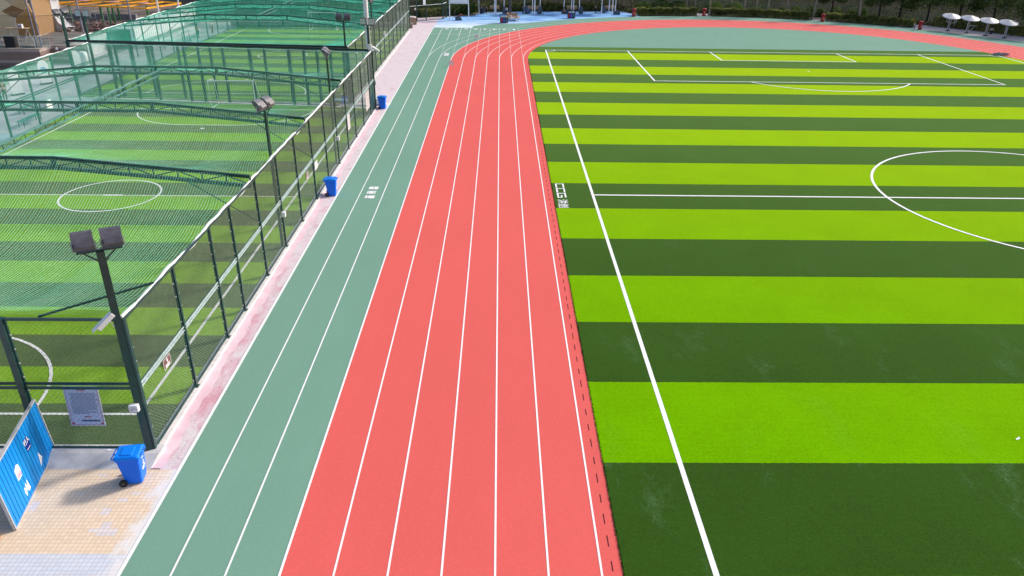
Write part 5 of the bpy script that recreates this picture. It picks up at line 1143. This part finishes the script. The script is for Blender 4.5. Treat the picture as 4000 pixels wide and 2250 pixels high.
t = thing('net_screen', 'dark see-through mesh screen strung between the grey poles', 'net', (-41.2,39.8,1.6))
m_ = MB(); diag_wires(m_, (-58,38.9), (-44.85,38.95), 2.75, 4.35, .16, .008); diag_wires(m_, (-44.8,38.95), (-38.5,44), 2.75, 4.35, .16, .008); part('mesh', m_, mat('dark_screen_mesh', (.045,.04,.05), .6), t, True); part('top_cable', MB().bar((-58,38.9,4.36), (-44.85,38.95,4.36), .03).bar((-44.85,38.95,4.36), (-38.5,44,4.36), .03), DKM, t, True)
# white hall and steps left of the far cage
t = thing('white_hall', 'long white-sided hall behind the left side of the far cage', 'building', (-41, 54, 0)); a = PI/2
hm = mat('white_ribbed_cladding', (.74,.74,.76), .6, .3, .05, 1.2, stretch=(4,4,.2)); M = Matrix.Translation((-40.9,55.7,0)) @ Matrix.Rotation(a, 4, 'Z')
part('wall', MB().box(None, (13.8,.3,1.9), M=M @ Matrix.Translation((0,0,.95))), hm, t, True)
m_ = MB()
for k in range(27): m_.box(None, (.05,.05,1.8), M=M @ Matrix.Translation((-6.6+k*.5,-.17,.95)))
part('wall_ribs', m_, hm, t, True)['kind'] = 'stuff'
part('roof', MB().box(None, (14,2.4,.12), M=M @ Matrix.Translation((0,1.0,1.97))), mat('pale_grey_roof', (.55,.56,.58), .6), t, True)
t = thing('steps', 'pale tiered steps in front of the white hall', 'steps', (-40.2,54,0))
for k in range(3): part('step', MB().box(None, (13.8,.6,.22+.22*k), M=M @ Matrix.Translation((0,-.5-.6*(2-k),.11+.11*k))), mat('pale_step_concrete', (.58,.57,.60), .85, .2, .1, 2), t, True)
for j, yy in enumerate((49.5, 53.0)):
    t = thing('hoop_rail', ['nearer','farther'][j]+' green hoop rail standing by the pale steps', 'railing', (-37.6+j*.6, yy, 0)); part('hoop', MB().tube([(0,-1,0),(0,-1,1.2),(0,1,1.2),(0,1,0)], .04, 6), GREEN_STEEL, t); part('mid_bar', MB().bar((0,-1,.6), (0,1,.6), .03), GREEN_STEEL, t)
t = thing('vending_cabinet', 'rounded white cabinet beyond the first cross fence at the left', 'cabinet', (-40.6, 37.6, 0)); part('body', MB().loft([rrect(.7,.6,.15,.0), rrect(.7,.6,.15,1.35), rrect(.5,.4,.15,1.5)]), WHITE, t); part('door', MB().box((.36,0,.7), (.02,.4,1.0)), wpl, t)
# far end behind the cages
t = thing('low_wall', 'low pinkish block wall across the far end of the cages', 'wall', (-25, 66.9, 0)); part('wall_body', MB().box((0,0,.28), (23,.3,.56)), mat('pinkish_block', (.42,.30,.26), .9, .1, .15, 2), t); part('coping', MB().box((0,0,.58), (23.1,.36,.05)), conc, t)
t = thing('striped_barrier', 'red and white upright barrier at the far end of the fence', 'barrier', (-14.75, 67.6, 0))
for k in range(6): part('stripe_panel', MB().box((-.62+k*.25,0,.95), (.23,.06,1.8)), [MATS['white_line_paint'], mat('faded_pink_red', (.50,.10,.12), .6)][k % 2], t)
part('frame', MB().bar((-.8,0,.03), (.8,0,.03), .06).bar((-.8,0,1.88), (.8,0,1.88), .06), fr, t)
t = thing('litter', 'scrap of white litter lying on the bright turf at the right', 'litter', (12.71,-16.85,.024), .5); part('paper', MB().add([(-.09,-.02,.0),(.07,-.03,.002),(.09,.03,.03),(-.02,.02,.012),(-.08,.03,.02)], [(0,1,3),(1,2,3),(0,3,4)]), WHITE, t)
t = thing('litter', 'small white rag on the plinth under the end fence', 'litter', (-13.05,-17.62,.142), 0); part('rag', MB().add([(-.14,0,.0),(-.02,-.04,.01),(.14,.0,.004),(.03,.05,.012),(-.06,.04,.02)], [(0,1,4),(1,2,3),(1,3,4)]), WHITE, t)
t = thing('turf_roller_net', 'crumpled grey net heap lying at the far right pitch corner', 'net', (53.0,51.2,.02)); m_ = MB()
P_ = blob_points((0,0,.12), (1.1,.4,.14), 500, .2); P_ = P_[P_[:,2] > 0]; m_.leaves(P_, .16); part('heap', m_, mat('grey_white_net', (.38,.40,.42), .8), t)
